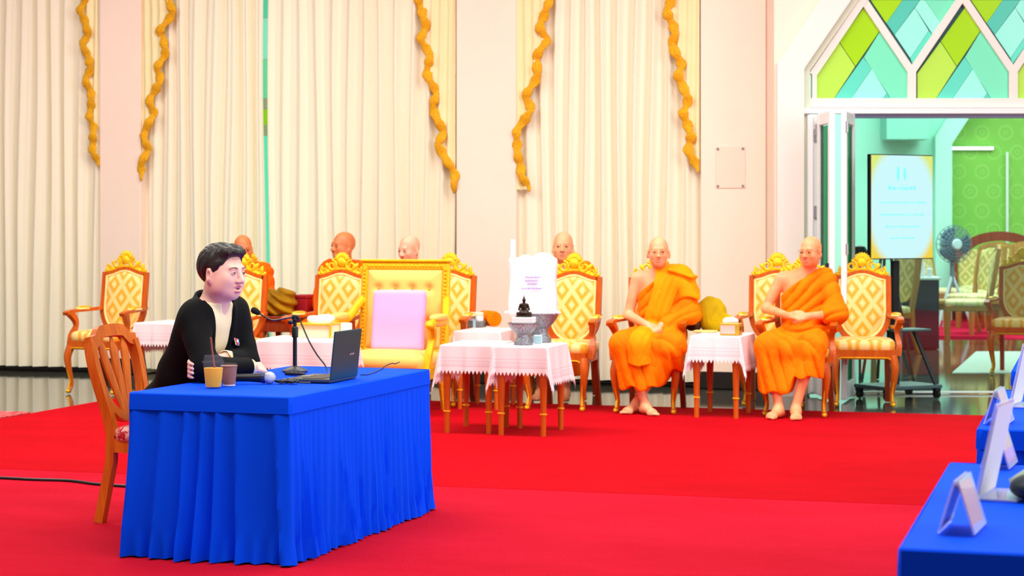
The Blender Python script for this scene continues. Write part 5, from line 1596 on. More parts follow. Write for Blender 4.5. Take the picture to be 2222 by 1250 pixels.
t2 = side_table(0.60, 0.5, TT); t2['label'] = 'wide turned-leg table under lace behind the desk microphone'; t2['group'] = GT
t2.location = (-1.50, 14.55, 0); t2.rotation_euler = (0, 0, R(-14))
l2 = lace_cloth(0.60, 0.5, TT, 0.2, 1.4, 40); tag(l2, 'wide white lace cloth beneath the cream gold box', None, 'white lace tablecloths')
l2.location = t2.location; l2.rotation_euler = t2.rotation_euler
# dark table in the rear row with the olive bundle
c = empty('wooden_table', (-1.935, 16.95, 0), -17, 'plain brown wooden table beside a rear-row monk', 'table')
MB().box((0, 0, 0.655), (0.38, 0.45, 0.03), 0.006).build('tabletop', M_woodd, c); MB().box((0, 0, 0.585), (0.33, 0.41, 0.10), 0.004).build('apron', M_woodd, c)
for sx in (-1, 1):
    for sy in (-1, 1): MB().box((sx * 0.145, sy * 0.18, 0.27), (0.045, 0.045, 0.54), 0.006).build('leg', M_wood, c)

def bundle(seed, hs, fold):
    def f(P):
        d = ell(P, (0, 0, hs[2]), hs)
        d = smin(d, rbox(P, (0, 0, hs[2] * 0.85), (hs[0] * 0.85, hs[1] * 0.85, hs[2] * 0.8), 0.03), 0.05)
        d = d - fold * np.sin((P[:, 0] * 0.55 + P[:, 2]) * 2 * PI / 0.085 + 2.2 * np.sin(P[:, 0] * 13 + seed)) - 0.008 * wob(P, 24.0, seed)
        return np.maximum(d, 0.001 - P[:, 2])
    return f
M_olive = robe_mat('olive_brown_cloth', (178, 134, 16), (120, 78, 10))
M_oliveg = robe_mat('olive_gold_cloth', (206, 176, 10), (168, 132, 8))
b = sdf_obj('cloth_bundle', bundle(1.0, (0.16, 0.13, 0.115), 0.012), (-0.24, -0.22, -0.01), (0.24, 0.22, 0.30), 0.009, M_olive)
b.location = (-2.00, 16.90, 0.672); tag(b, 'olive brown folded cloth bundle on the brown wooden table', 'cloth bundle')
c = empty('gift_box', (-1.79, 17.05, 0.672), -17, 'dark red box standing next to the olive brown bundle', 'box')
MB().box((0, 0, 0.07), (0.13, 0.2, 0.14), 0.006).build('box_body', mat('maroon_box', (150, 10, 26), 0.5), c); MB().box((0, 0, 0.155), (0.14, 0.21, 0.03), 0.006).build('box_lid', mat('maroon_box', (150, 10, 26), 0.5), c)

# cream box with gold corners and white towels
M_cream = mat('cream_box_panel', (246, 214, 176), 0.5); 
gx_, gy_ = fl(690, 733, TT)
c = empty('offering_box', (gx_, 14.62, TT + 0.006), -16, 'cream box with gold edges on the wide lace table', 'box')
MB().box((0, 0, 0.047), (0.27, 0.19, 0.094), 0.003).build('box_body', M_cream, c)
m = MB()
for sx in (-1, 1):
    for sy in (-1, 1): m.box((sx * 0.135, sy * 0.095, 0.05), (0.016, 0.016, 0.10), 0.002)
for sy in (-1, 1): m.box((0, sy * 0.095, 0.098), (0.286, 0.014, 0.012), 0.002)
for sx in (-1, 1): m.box((sx * 0.135, 0, 0.098), (0.014, 0.2, 0.012), 0.002)
m.build('gilt_edge', M_gold, c)
m = MB().box((0, -0.0965, 0.075), (0.24, 0.002, 0.022)).build('ornament_band', mat('tan_band', (214, 178, 128), 0.5), c, smooth=None)
tw_ = sdf_obj('towel', bundle(2.0, (0.10, 0.06, 0.026), 0.004), (-0.14, -0.1, -0.01), (0.14, 0.1, 0.09), 0.007, mat('white_towel', (250, 248, 246), 0.9))
tw_.location = (c.location.x + 0.02, 14.62, TT + 0.006 + 0.101); tw_.rotation_euler = (0, 0, R(-12)); tag(tw_, 'white rolled towel on the cream gold box', 'towel')
px_, py_ = fl(732, 726, TT)
r_ = MB().box((0, 0, 0.05), (0.075, 0.075, 0.10), 0.008).build('tissue_box', mat('white_card', (248, 246, 248), 0.6)); r_.location = (c.location.x + 0.20, 14.70, TT + 0.006); r_.rotation_euler = (0, 0, R(-16))
tag(r_, 'plain white carton next to the cream gold box', 'box')

# ------------------------------------------------------------------ offerings on the lace tables
M_silver = mat('engraved_silver', (190, 192, 200), 0.3, metal=0.7, var=0.6, vscale=120, bump=1.0, bscale=110, bdist=0.006, col2=(78, 78, 88))
def bowl(name, loc, R0, H, label):
    o = empty(name, loc, 0, label, 'bowl')
    MB().lathe([(0.001, 0.0), (R0 * 0.60, 0.0), (R0 * 0.62, H * 0.05), (R0 * 0.60, H * 0.16), (R0 * 0.50, H * 0.22), (R0 * 0.43, H * 0.36), (R0 * 0.45, H * 0.50)], 30, caps=False).build('foot', M_silver, o)
    MB().lathe([(R0 * 0.45, H * 0.48), (R0 * 0.60, H * 0.56), (R0 * 0.84, H * 0.76), (R0 * 0.97, H * 0.92), (R0, H * 0.96), (R0, H), (R0 * 0.95, H), (R0 * 0.90, H * 0.88), (0.001, H * 0.84)], 30, caps=False).build('bowl', M_silver, o)
    return o
bx, by = 0.078, 13.70
bowl('pedestal_bowl', (bx, by, TT + .006), 0.108, 0.150, 'smaller silver pedestal bowl carrying the small statue')
ZB = TT + .006 + 0.150
c = empty('statue_box', (bx, by, ZB), -10, 'flat white box with an orange side under the small statue', 'box')
MB().box((0.003, 0, 0.02), (0.155, 0.12, 0.040), 0.004).build('box_body', mat('white_card', (248, 246, 248), 0.6), c)
for k in range(2): MB().box((-0.077, 0, 0.010 + 0.02 * k), (0.006, 0.10, 0.014), 0.003).build('orange_band', mat('orange_band', (232, 110, 50), 0.5), c)
def buddha(P):
    d = ell(P, (0, 0, 0.028), (0.048, 0.032, 0.014))
    d = smin(d, cap(P, (-0.042, -0.012, 0.024), (0.02, -0.028, 0.026), 0.013, 0.009), 0.006)
    d = smin(d, cap(P, (0.042, -0.012, 0.024), (-0.02, -0.026, 0.030), 0.013, 0.009), 0.006)
    d = smin(d, ell(P, (0, 0.004, 0.062), (0.021, 0.016, 0.034)), 0.010)
    d = smin(d, cap(P, (-0.019, 0.004, 0.086), (0.019, 0.004, 0.086), 0.010), 0.008)
    for s in (-1, 1):
        d = smin(d, smin(cap(P, (s * 0.025, 0.004, 0.084), (s * 0.034, 0.002, 0.054), 0.0085, 0.0075), cap(P, (s * 0.034, 0.002, 0.054), (s * 0.012, -0.024, 0.036), 0.0075, 0.006), 0.004), 0.004)
    d = smin(d, cap(P, (0, 0.003, 0.09), (0, 0.001, 0.108), 0.008), 0.006)
    d = smin(d, ell(P, (0, 0.0, 0.116), (0.0125, 0.0135, 0.0165)), 0.004)
    d = smin(d, ell(P, (0, 0.002, 0.131), (0.008, 0.008, 0.008)), 0.004)
    d = smin(d, cap(P, (0, 0.002, 0.136), (0, 0.002, 0.157), 0.0045, 0.0015), 0.004)
    return d
c = empty('seated_statue', (bx + 0.005, by, ZB + 0.040), 0, 'small dark bronze seated meditating figure on the white box', 'statue')
M_bronze = mat('dark_bronze', (46, 34, 24), 0.35, metal=0.5)
sdf_obj('figure', buddha, (-0.07, -0.06, 0.006), (0.07, 0.06, 0.17), 0.0032, M_bronze, c)
MB().lathe([(0.055, 0), (0.058, 0.004), (0.050, 0.009), (0.052, 0.016)], 24, sx=1.05, sy=0.75).build('plinth', M_bronze, c)
b2x, b2y = 0.215, 13.85
BB = bowl('pedestal_bowl', (b2x - 0.02, b2y + 0.13, TT + .006), 0.135, 0.205, 'larger silver pedestal bowl under the big white bag')
r_ = MB().box((0, 0, 0.03), (0.06, 0.025, 0.06), 0.006).build('packet', mat('aqua_packet', (176, 214, 222), 0.4)); r_.location = (b2x - 0.035, b2y - 0.035, TT + .006); r_.rotation_euler = (0, 0, R(-8))
tag(r_, 'pale aqua packet at the foot of the larger silver bowl', 'packet')
# white bag
def bag(P):
    z = P[:, 2]; t = np.clip(z / 0.42, 0, 1)
    hx = 0.165 + 0.004 * np.sin(z * 20); hy = 0.075 * (1 - 0.35 * t)
    q = np.stack([np.abs(P[:, 0]) - hx, np.abs(P[:, 1]) - hy, np.abs(z - 0.205) - 0.205], 1) + 0.012
    d = np.sqrt((np.maximum(q, 0) ** 2).sum(1)) + np.minimum(q.max(1), 0) - 0.012
    for (cx, cz, r) in ((-0.05, 0.40, 0.05), (0.06, 0.415, 0.055), (0.11, 0.40, 0.04)): d = smin(d, ell(P, (cx, 0.0, cz), (r, 0.04, 0.035)), 0.015)
    return d - 0.004 * wob(P, 26.0, 2.0)
M_bag = mat('white_plastic_bag', (250, 248, 252), 0.4)
gl = Vector((at(1157, 600, b2y + 0.13).x, b2y + 0.13, TT + .006 + 0.205))
c = empty('carrier_bag', gl - Vector((0, 0, 0.02)), -8, 'large white carrier bag with small violet print standing in the silver bowl', 'bag')
sdf_obj('bag_body', bag, (-0.24, -0.13, -0.01), (0.24, 0.13, 0.50), 0.009, M_bag, c)
m = MB().box((-0.145, 0.0, 0.46), (0.036, 0.012, 0.16), 0.005)
m.build('handle', M_bag, c)
m = MB().box((0.165, -0.03, 0.03), (0.07, 0.06, 0.02), 0.008, rot=(0, 12, 0)); m.box((-0.165, -0.03, 0.03), (0.07, 0.06, 0.02), 0.008, rot=(0, -12, 0)); m.build('cloth_lip', M_bag, c)
pr = MB(); rnd = random.Random(5)
def print_line(mb, cx, z, w, h, y, M=None, dens=0.8):
    x = cx - w / 2
    while x < cx + w / 2:
        l = rnd.uniform(0.4, 1.5) * h
        mb.box((x + l / 2, y, z + rnd.uniform(-.1, .1) * h), (l, 0.0012, h * rnd.uniform(0.5, 1.0)), M=M)
        if rnd.random() < 0.5: mb.box((x + l / 2, y, z + h * 0.8), (l * 0.5, 0.0012, h * 0.25), M=M)
        x += l + h * rnd.uniform(0.15, 0.45)
for (z, w) in ((0.275, 0.09), (0.250, 0.09), (0.228, 0.06), (0.195, 0.15)): print_line(pr, 0.0, z, w, 0.010, -0.0775 + 0.066 * 0.35 * z / 0.42 * 1.05 - 0.003)
pr.build('print', mat('violet_print', (176, 166, 236), 0.6), c, smooth=None)

# tray with jars, orange roll
jx, jy = fl(1030, 712, TT)
c = empty('jar_tray', (jx, jy + 0.05, TT + .006), -14, 'grey tray box carrying two white jars with orange lids', 'tray')
MB().box((0, 0, 0.025), (0.165, 0.12, 0.05), 0.006).build('tray_box', mat('grey_tray', (120, 122, 124), 0.5, var=0.3, vscale=60), c)
for s in (-1, 1):
    j = MB().lathe([(0.001, 0.05), (0.034, 0.05), (0.036, 0.055), (0.036, 0.095), (0.033, 0.10)], 18, Matrix.Translation((s * 0.036, 0, 0)), caps=False).build('jar', mat('white_jar', (244, 246, 248), 0.25), c)
    MB().lathe([(0.037, 0.096), (0.037, 0.118), (0.033, 0.121), (0.001, 0.121)], 18, Matrix.Translation((s * 0.036, 0, 0)), caps=False).build('lid', mat('jar_lid', (236, 214, 196), 0.3), j)
    MB().lathe([(0.0365, 0.092), (0.0368, 0.100)], 18, Matrix.Translation((s * 0.036, 0, 0)), caps=False).build('lid_band', mat('jar_band', (240, 150, 60), 0.4), j)
m = MB().box((0.012, -0.062, 0.03), (0.022, 0.003, 0.075)).build('ribbon', mat('pale_blue_ribbon', (170, 214, 232), 0.4), c, smooth=None)
def roll(P):
    q = P.copy(); d = cap(q, (0.0, -0.10, 0.065), (0.0, 0.12, 0.065), 0.062)
    a = np.arctan2(P[:, 2] - 0.065, P[:, 0]); r = np.hypot(P[:, 0], P[:, 2] - 0.065)
    d = np.maximum(d, np.abs(P[:, 1]) - 0.12)
    d = d + np.where(P[:, 1] < -0.10, 0.006 * np.sin(r * 2 * PI / 0.02 + a), 0)
    return np.maximum(d - 0.003 * wob(P, 30.0), 0.001 - P[:, 2])
b = sdf_obj('robe_roll', roll, (-0.09, -0.15, -0.008), (0.09, 0.15, 0.15), 0.006, M_robe)
b.location = (jx + 0.115, jy + 0.17, TT + .006); b.rotation_euler = (0, 0, R(24)); tag(b, 'rolled orange cloth beside the tray of jars', 'cloth roll')

# things between the two front-row monks
kx, ky = fl(1545, 722, TT)
def alms(P):
    d = ell(P, (0.01, 0, 0.12), (0.115, 0.10, 0.145))
    d = smin(d, cap(P, (-0.02, -0.02, 0.24), (-0.10, -0.03, 0.20), 0.03, 0.015), 0.04)
    d = smin(d, cap(P, (-0.09, -0.02, 0.17), (-0.115, -0.03, 0.19), 0.02), 0.03)
    d = smin(d, cap(P, (0.08, -0.03, 0.02), (0.13, -0.04, 0.10), 0.03), 0.04)
    d = d - 0.010 * ridge((P[:, 0] * 1.2 - P[:, 2] * 0.6) / 0.11 + 0.3 * np.sin(P[:, 2] * 12), 0.7) - 0.008 * wob(P, 17.0)
    return np.maximum(d, 0.001 - P[:, 2])
c = empty('alms_bag', (kx, ky + 0.12, TT + .006), -12, 'olive gold cloth alms bag with brown side on the lace table', 'bag')
sdf_obj('cloth_cover', alms, (-0.19, -0.17, -0.008), (0.19, 0.17, 0.32), 0.007, M_oliveg, c)
def alm2(P): return np.maximum(smin(ell(P, (-0.105, -0.03, 0.07), (0.035, 0.08, 0.085)), ell(P, (-0.135, 0, 0.03), (0.05, 0.06, 0.035)), 0.03) - 0.004 * wob(P, 30.0), 0.001 - P[:, 2])
sdf_obj('side_strap', alm2, (-0.22, -0.16, -0.008), (-0.02, 0.14, 0.19), 0.008, mat('dark_brown_cloth', (92, 42, 20), 0.8, var=0.6, vscale=20, col2=(30, 20, 18)), c)
r_ = MB().box((0, 0, 0.008), (0.17, 0.12, 0.014), 0.005).build('envelope', mat('yellow_cloth_fold', (248, 220, 130), 0.6)); r_.location = (kx - 0.055, ky - 0.04, TT + .006); r_.rotation_euler = (0, 0, R(-18))
tag(r_, 'folded pale yellow cloth in front of the alms bag', 'cloth')
gx2, gy2 = fl(1585, 730, TT)
c = empty('offering_box', (gx2 + 0.012, gy2 + 0.07, TT + .006), -18, 'small gold-edged box with pale panels beside the alms bag', 'box')
MB().box((0, 0, 0.045), (0.145, 0.13, 0.09), 0.004).build('box_body', mat('antique_gold', (206, 170, 60), 0.4, metal=0.3), c)
MB().box((-0.012, -0.0655, 0.044), (0.11, 0.003, 0.062)).build('panel', mat('pale_panel', (214, 188, 176), 0.4), c, smooth=None)
MB().box((0.073, 0.0, 0.05), (0.003, 0.05, 0.03)).build('clasp', mat('dark_clasp', (60, 60, 24), 0.5), c, smooth=None)
c2 = empty('covered_dish', (gx2 + 0.025, gy2 + 0.22, TT + .006), 0, 'white covered porcelain dish with a gold knob behind the gold box', 'dish')
MB().lathe([(0.001, 0), (0.03, 0), (0.032, 0.05), (0.055, 0.075), (0.062, 0.10), (0.06, 0.105), (0.001, 0.105)], 22, caps=False).build('dish', mat('porcelain', (250, 248, 244), 0.2), c2)
MB().lathe([(0.061, 0.105), (0.05, 0.118), (0.02, 0.128), (0.001, 0.13)], 22, caps=False).build('lid', mat('porcelain', (250, 248, 244), 0.2), c2)
MB().ball((0, 0, 0.138), 0.010).build('knob', M_gold, c2)
# ------------------------------------------------------------------ monks
SK1 = skin_mat('monk_skin_warm', (240, 178, 134), (228, 154, 108))
SK2 = skin_mat('monk_skin_tan', (246, 172, 122), (234, 148, 96))
SK3 = skin_mat('monk_skin_brown', (216, 128, 72), (200, 108, 54))
SK4 = skin_mat('monk_skin_pale', (242, 186, 158), (232, 166, 134))
monk('monk in orange robe with a saffron cloth over one shoulder, bare feet crossed', (1.14, 15.42, 0), -16, SK1, (2, 0, 12), 'E', 0.006, glasses=True, ears=1.2, jaw=1.0, thin=0.95)
monk('monk in plain orange robe with hands clasped and head turned aside', (2.22, 15.16, 0), -22, SK2, (4, 0, -14), 'F', 0.006, glasses=True, headoff=(0.065, 0.0, 0.005))
monk('rear-row monk beside the olive brown bundle, face half hidden by a crest', (-2.33, 17.16, 0), -17, SK3, (8, 0, 30), 'B', 0.009, robe=M_robe2, hsc=1.02)
monk('heavy-set tan monk turning his head aside, behind the armchair with towels', (-1.45, 17.02, 0), -17, SK3, (0, 0, -35), 'B', 0.009, jaw=1.25, thin=1.1, hsc=1.05, sc=1.02, robe=M_robe2)
monk('pale monk looking down behind the wide gold throne', (-0.88, 16.96, 0), -17, SK4, (12, 0, -25), 'R', 0.009, hsc=1.04, robe=M_robe2, jaw=0.95)
monk('monk facing forward behind the large white bag', (0.43, 16.66, 0), -14, SK1, (0, 0, 8), 'R', 0.009, hsc=1.06, sc=1.02, jaw=1.15)

# ------------------------------------------------------------------ wheeled screen stand by the doorway
SX = at(1952, 0, 16.5).x
c = empty('screen_stand', (SX, 16.5, 0), 28, 'black wheeled stand holding a portrait screen by the doorway', 'stand')
M_std = mat('stand_black', (26, 30, 34), 0.45)
MB().box((0, 0.02, 0.10), (0.60, 0.42, 0.03), 0.006).build('base', mat('stand_base_grey', (70, 96, 100), 0.35), c)
MB().box((-0.0, 0.06, 0.62), (0.065, 0.05, 1.05), 0.006).build('post', M_std, c)
for s in (-1, 1):
    MB().tube([(s * 0.25, -0.16, 0.11), (s * 0.13, -0.02, 0.56)], 0.016, 8).build('brace', M_std, c)
    for y in (-0.16, 0.20):
        w = MB().box((s * 0.26, y, 0.072), (0.05, 0.06, 0.03), 0.006); w = w.build('caster', M_std, c)
        MB().lathe([(0.036, -0.014), (0.036, 0.014)], 16, Matrix.Translation((s * 0.26, y, 0.036)) @ Matrix.Rotation(R(90), 4, 'Y')).build('wheel', M_black, w)
MB().box((0, -0.05, 0.57), (0.40, 0.24, 0.02), 0.006).build('shelf', mat('stand_base_grey', (70, 96, 100), 0.35), c)
MB().box((0, 0.03, 1.42), (0.30, 0.03, 0.40), 0.004).build('mount', M_std, c)
w_, h_ = 0.66, 0.87; zc_ = at(0, 449, 16.5).z
s_ = MB().box((0, -0.01, zc_), (w_, 0.045, h_), 0.004).build('screen', M_black, c)
def screen_mat():
    m = bpy.data.materials.new('notice_screen'); m.use_nodes = True
    t = NT(m); b = t.n['Principled BSDF']
    vec, x, y, z = t.coords()
    u = t.math('DIVIDE', x, w_ / 2); v = t.math('DIVIDE', t.math('SUBTRACT', z, zc_), h_ / 2)
    r = t.math('ADD', t.math('MULTIPLY', t.math('POWER', t.math('ABSOLUTE', u), 2.4), 0.58), t.math('MULTIPLY', t.math('POWER', t.math('ABSOLUTE', v), 2.4), 0.50))
    r = t.math('ADD', r, t.math('MULTIPLY', t.math('SUBTRACT', t.noise(vec, 30.0), 0.5), 0.05))
    low = t.math('MULTIPLY', t.math('LESS_THAN', v, 0.0), t.math('MULTIPLY', t.math('ABSOLUTE', v), 0.9))
    edge = t.mix(low, lin((222, 240, 120)), lin((252, 206, 20)))
    f = t.ramp(r, [(0.50, (0, 0, 0, 1)), (0.74, (1, 1, 1, 1))])
    c_ = t.mix(f, lin((206, 252, 255)), edge)
    t.l.new(c_, b.inputs['Emission Color']); b.inputs['Emission Strength'].default_value = 0.95
    b.inputs['Base Color'].default_value = (0.02, 0.02, 0.02, 1); b.inputs['Roughness'].default_value = 0.25
    return m
MB().box((0, -0.034, zc_), (w_ - 0.016, 0.004, h_ - 0.016)).build('display', screen_mat(), s_, smooth=None)
M_tx = mat('screen_teal_text', (112, 206, 222), 0.4, emit=0.7)
rnd = random.Random(11)
for (z, w, h) in ((0.155, 0.30, 0.036), (0.035, 0.50, 0.016), (-0.065, 0.46, 0.016), (-0.165, 0.36, 0.015), (-0.26, 0.26, 0.015)):
    t_ = MB(); print_line(t_, 0, zc_ + z, w, h, -0.0368); t_.build('text_line', M_tx, s_, smooth=None)
for sx in (-1, 1):
    em = MB().ball((sx * 0.035 - 0.01, -0.0362, zc_ + 0.275), (0.018, 0.0012, 0.065 - 0.01 * (sx > 0)), 12, 8); em.build('emblem', M_tx, s_)
r_ = MB().box((0, 0, 0.018), (0.12, 0.05, 0.034), 0.008).build('tool', mat('orange_tool', (236, 138, 30), 0.5))
r_.location = (SX - 0.06, 16.36, 0.58); r_.rotation_euler = (0, 0, R(20)); tag(r_, 'small orange device on the shelf of the screen stand', 'device')

# ------------------------------------------------------------------ back room
bc = back_room_chair(M_woodg, M_doli, M_dolis); ub = [False]
GB = 'wooden dining chairs in the back room'
x, y = fl(2098, 742)
place(bc, ub, (x, y - 0.1, 0), -100, 'dining chair with pale green seat standing sideways behind the glass', GB, (1.14, 1.14, 1.08))
x, y = fl(1915, 765)
place(bc, ub, (x, y, 0), -70, 'dining chair with pale green seat behind the screen stand', GB)
for (px, d, a, lb) in ((2055, 28.4, 60, 'dining chair beside the standing fan, back turned sideways'), (2112, 26.2, -60, 'dining chair near the far papered wall, between fan and carved sofa'),
                       (2135, 27.6, -50, 'dining chair close against the papered wall beside the carved sofa'), (2205, 28.3, -40, 'dining chair behind the orange armchair in the doorway'), (2216, 26.4, -40, 'second dining chair behind the orange armchair in the doorway')):
    place(bc, ub, (at(px, 0, d).x, d, 0), a, lb, GB)
c = empty('wooden_bench', (-1.165, 17.0, 0), -17, 'plain wooden bench under two rear-row monks, mostly hidden', 'bench')
MB().box((0, 0.03, 0.49), (0.92, 0.42, 0.05), 0.008).build('seat', M_woodd, c)
for sx in (-1, 1):
    for sy in (-1, 1): MB().box((sx * 0.40, 0.03 + sy * 0.16, 0.232), (0.05, 0.05, 0.464), 0.006).build('leg', M_woodd, c)
x, y = fl(2215, 812)
place(ga, ug, (x + 0.05, y + 0.25, 0), -22, 'gilded armchair standing in the open doorway', GG)
# carved sofa
d = 29.2; c = empty('carved_sofa', (at(2172, 0, d).x, d, 0), -10, 'dark carved wooden sofa with pale panels against the papered wall', 'sofa')
MB().box((0, 0, 0.42), (1.3, 0.55, 0.08), 0.01).build('seat_frame', M_woodd, c); superball(MB(), (0, -0.02, 0.49), (0.62, 0.26, 0.06), 0.5, 0.25).build('seat_cushion', M_dolis, c)
m = MB().tube(spline([(-0.65, 0.24, 0.98), (-0.5, 0.25, 1.1), (-0.3, 0.25, 1.22), (0, 0.25, 1.27), (0.3, 0.25, 1.22), (0.5, 0.25, 1.1), (0.65, 0.24, 0.98)], 5), 1.0, sec=RECT(0.04, 0.07), up=(0, 1, 0)); m.build('crest_rail', M_woodd, c)
for x in (-0.64, -0.2, 0.2, 0.64): MB().box((x, 0.25, 0.75), (0.06, 0.05, 0.75), 0.008).build('back_post', M_woodd, c)
for x in (-0.42, 0.0, 0.42): MB().box((x, 0.24, 0.80), (0.36, 0.04, 0.55), 0.012).build('back_panel', M_doli, c)
for sx in (-1, 1):
    MB().tube(spline([(sx * 0.65, 0.25, 0.72), (sx * 0.67, 0.0, 0.70), (sx * 0.67, -0.28, 0.66), (sx * 0.66, -0.28, 0.4)], 4), 0.035, 8).build('armrest', M_woodd, c)
    for sy in (-1, 1): MB().box((sx * 0.6, sy * 0.24, 0.2), (0.06, 0.06, 0.4), 0.01).build('leg', M_woodd, c)
# low wooden table
d = 25.3; c = empty('low_table', (at(2085, 0, d).x, d, 0), -8, 'long low wooden table in front of the standing fan', 'table')
MB().box((0, 0, 0.46), (1.1, 0.6, 0.05), 0.008).build('tabletop', M_woodg, c); MB().box((0, 0, 0.40), (1.0, 0.5, 0.08), 0.006).build('apron', M_woodg, c)
for sx in (-1, 1):
    for sy in (-1, 1): MB().box((sx * 0.48, sy * 0.23, 0.19), (0.06, 0.06, 0.37), 0.008).build('leg', M_woodg, c)
# thin pale sheet painting a bright reflection on the granite behind the glass
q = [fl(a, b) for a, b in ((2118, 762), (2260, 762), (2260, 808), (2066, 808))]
m = MB().prism(q, -0.0085, -0.002, axis='z').build('floor_gloss', mat('pale_reflection', (206, 236, 228), 0.35), smooth=None); tag(m, 'pale flat patch painting a reflection on the granite behind the glass', 'mat')
# standing fan
d = 27.3; c = empty('standing_fan', (at(2066, 0, d).x, d, 0), 12, 'grey industrial standing fan by the pale arch', 'fan')
M_fan = mat('fan_grey_blue', (110, 140, 158), 0.4, metal=0.3); M_fanw = mat('fan_pale', (196, 224, 232), 0.4)
hz = at(0, 530, d).z; R0 = 0.26
for s in (-1, 1): MB().tube([(0, 0, 0.75), (s * 0.26, -0.1, 0.02)], 0.022, 8).build('leg', M_fanw, c)
MB().tube([(0, 0, 0.75), (0, 0.28, 0.02)], 0.022, 8).build('leg', M_fanw, c)
MB().lathe([(0.03, 0.6), (0.03, hz)], 12).build('pole', M_fan, c)
MF = Matrix.Translation((0, -0.06, hz)) @ Matrix.Rotation(R(90), 4, 'X')
g = MB()
for k in range(1, 7): g.tube([(R0 * k / 6 * math.cos(a), R0 * k / 6 * math.sin(a), 0.10 * (1 - (k / 6) ** 2)) for a in [2 * PI * j / 28 for j in range(28)]], 0.006, 5, MF, closed=True)
for j in range(20):
    a = 2 * PI * j / 20; g.tube([(R0 * t * math.cos(a), R0 * t * math.sin(a), 0.10 * (1 - t * t)) for t in (0.1, 0.4, 0.7, 1.0)], 0.005, 5, MF)
    g.tube([(R0 * t * math.cos(a), R0 * t * math.sin(a), -0.10 * (1 - t * t)) for t in (0.1, 0.5, 1.0)], 0.005, 5, MF)
g.build('guard', M_fan, c)
for j in range(3):
    MB().grid(lambda u, v: (R0 * (0.15 + 0.75 * v) * math.cos(2 * PI * j / 3 + (u - .5) * 1.3), R0 * (0.15 + 0.75 * v) * math.sin(2 * PI * j / 3 + (u - .5) * 1.3), 0.05 * (u - .5)), 8, 6, MF).build('blade', mat('fan_blade', (70, 100, 122), 0.4), c, solid=0.004)
MB().lathe([(0.001, 0.12), (0.06, 0.118), (0.075, 0.10), (0.07, 0.09), (0.001, 0.09)], 20, MF, caps=False).build('badge', M_fanw, c)
MB().lathe([(0.08, -0.26), (0.085, -0.10), (0.06, 0.0)], 18, MF).build('motor', M_fan, c)
# dark cabinet desk with bottles
x, y = fl(2004, 757); c = empty('dark_cabinet', (x, y + 0.3, 0), -6, 'dark navy cabinet desk with a white top behind the glass', 'cabinet')
MB().box((0, 0, 0.40), (0.42, 0.6, 0.80), 0.006).build('cabinet_body', mat('dark_navy', (18, 26, 44), 0.4), c); MB().box((-0.02, 0, 0.815), (0.50, 0.66, 0.03), 0.006).build('worktop', mat('white_top', (226, 240, 240), 0.3), c)
MB().box((0, -0.302, 0.45), (0.36, 0.01, 0.6), 0.004).build('door', mat('dark_navy_door', (24, 34, 54), 0.4), c)
for i, (dx, hh, cc) in enumerate(((-0.10, 0.16, (150, 220, 226)), (0.02, 0.22, (236, 240, 246)), (0.10, 0.13, (226, 232, 240)))):
    b = empty('bottle', (x + dx, y + 0.15, 0.831), 0, ['short aqua bottle on the dark navy cabinet', 'tallest white pump bottle on the dark navy cabinet', 'smallest white bottle on the dark navy cabinet'][i], 'bottle', 'bottles on the cabinet')
    MB().lathe([(0.001, 0), (0.03, 0), (0.03, hh * .7), (0.012, hh * .82), (0.012, hh * .9)], 14).build('bottle_body', mat('bottle_%d' % i, cc, 0.2), b)
    MB().lathe([(0.015, hh * .88), (0.014, hh), (0.004, hh * 1.02)], 12).build('cap', M_alu, b)
# added glowing bar for a fluorescent tube's reflection in the glass; white pole
d = DB + 0.28
c = empty('tube_reflection', (at(2110, 0, d).x, d, at(0, 322, d).z), 0, 'added white glowing bar in place of a fluorescent tube reflection', 'lamp')
MB().box((0, 0.02, 0), (0.66, 0.04, 0.05), 0.006).build('added_bar_backing', M_alu, c)
MB().tube([(-0.31, -0.02, 0), (0.31, -0.02, 0)], 0.022, 10).build('tube', mat('mirrored_tube', (255, 255, 255), 0.3, emit=3.0), c)  # added glowing bar in place of the tube's reflection
px_ = at(2185, 0, d).x; zt_ = at(0, 330, d).z
m = MB().tube([(px_, d - 0.02, 0.25), (px_, d - 0.02, zt_)], 0.022, 10).build('wall_conduit', mat('white_conduit', (245, 250, 248), 0.3)); tag(m, 'white vertical conduit on the green papered wall', 'pipe')
# person glimpsed at the far edge of the doorway: blue shirt
# small black lamp peeping out from behind the screen
lx = at(1866, 0, 17.6).x
c = empty('desk_lamp', (lx, 17.6, 0), 0, 'black shaded floor lamp behind the screen', 'lamp')
zz = at(0, 545, 17.6).z
MB().lathe([(0.001, 0), (0.10, 0), (0.10, 0.015), (0.012, 0.03), (0.010, zz)], 18, caps=False).build('pole', M_black, c)
MB().lathe([(0.085, zz - 0.03), (0.07, zz), (0.045, zz + 0.04), (0.02, zz + 0.05), (0.001, zz + 0.05)], 20, caps=False).build('shade', M_black, c)
# easel behind the screen
M_eas = M_woodg
c = empty('easel', (at(1922, 0, 18.2).x, 18.2, 0), 0, 'thin wooden easel standing behind the glass', 'easel')
for s in (-1, 1): MB().tube([(0.01 * s, 0, 1.35), (s * 0.24, -0.1, 0)], 0.014, 8).build('leg', mat('dark_easel', (56, 44, 30), 0.5), c)
MB().tube([(0, 0, 1.35), (0, 0.4, 0)], 0.014, 8).build('leg', mat('dark_easel', (56, 44, 30), 0.5), c)
MB().box((0, -0.06, 0.55), (0.36, 0.03, 0.03), 0.004).build('crossbar', mat('dark_easel', (56, 44, 30), 0.5), c)

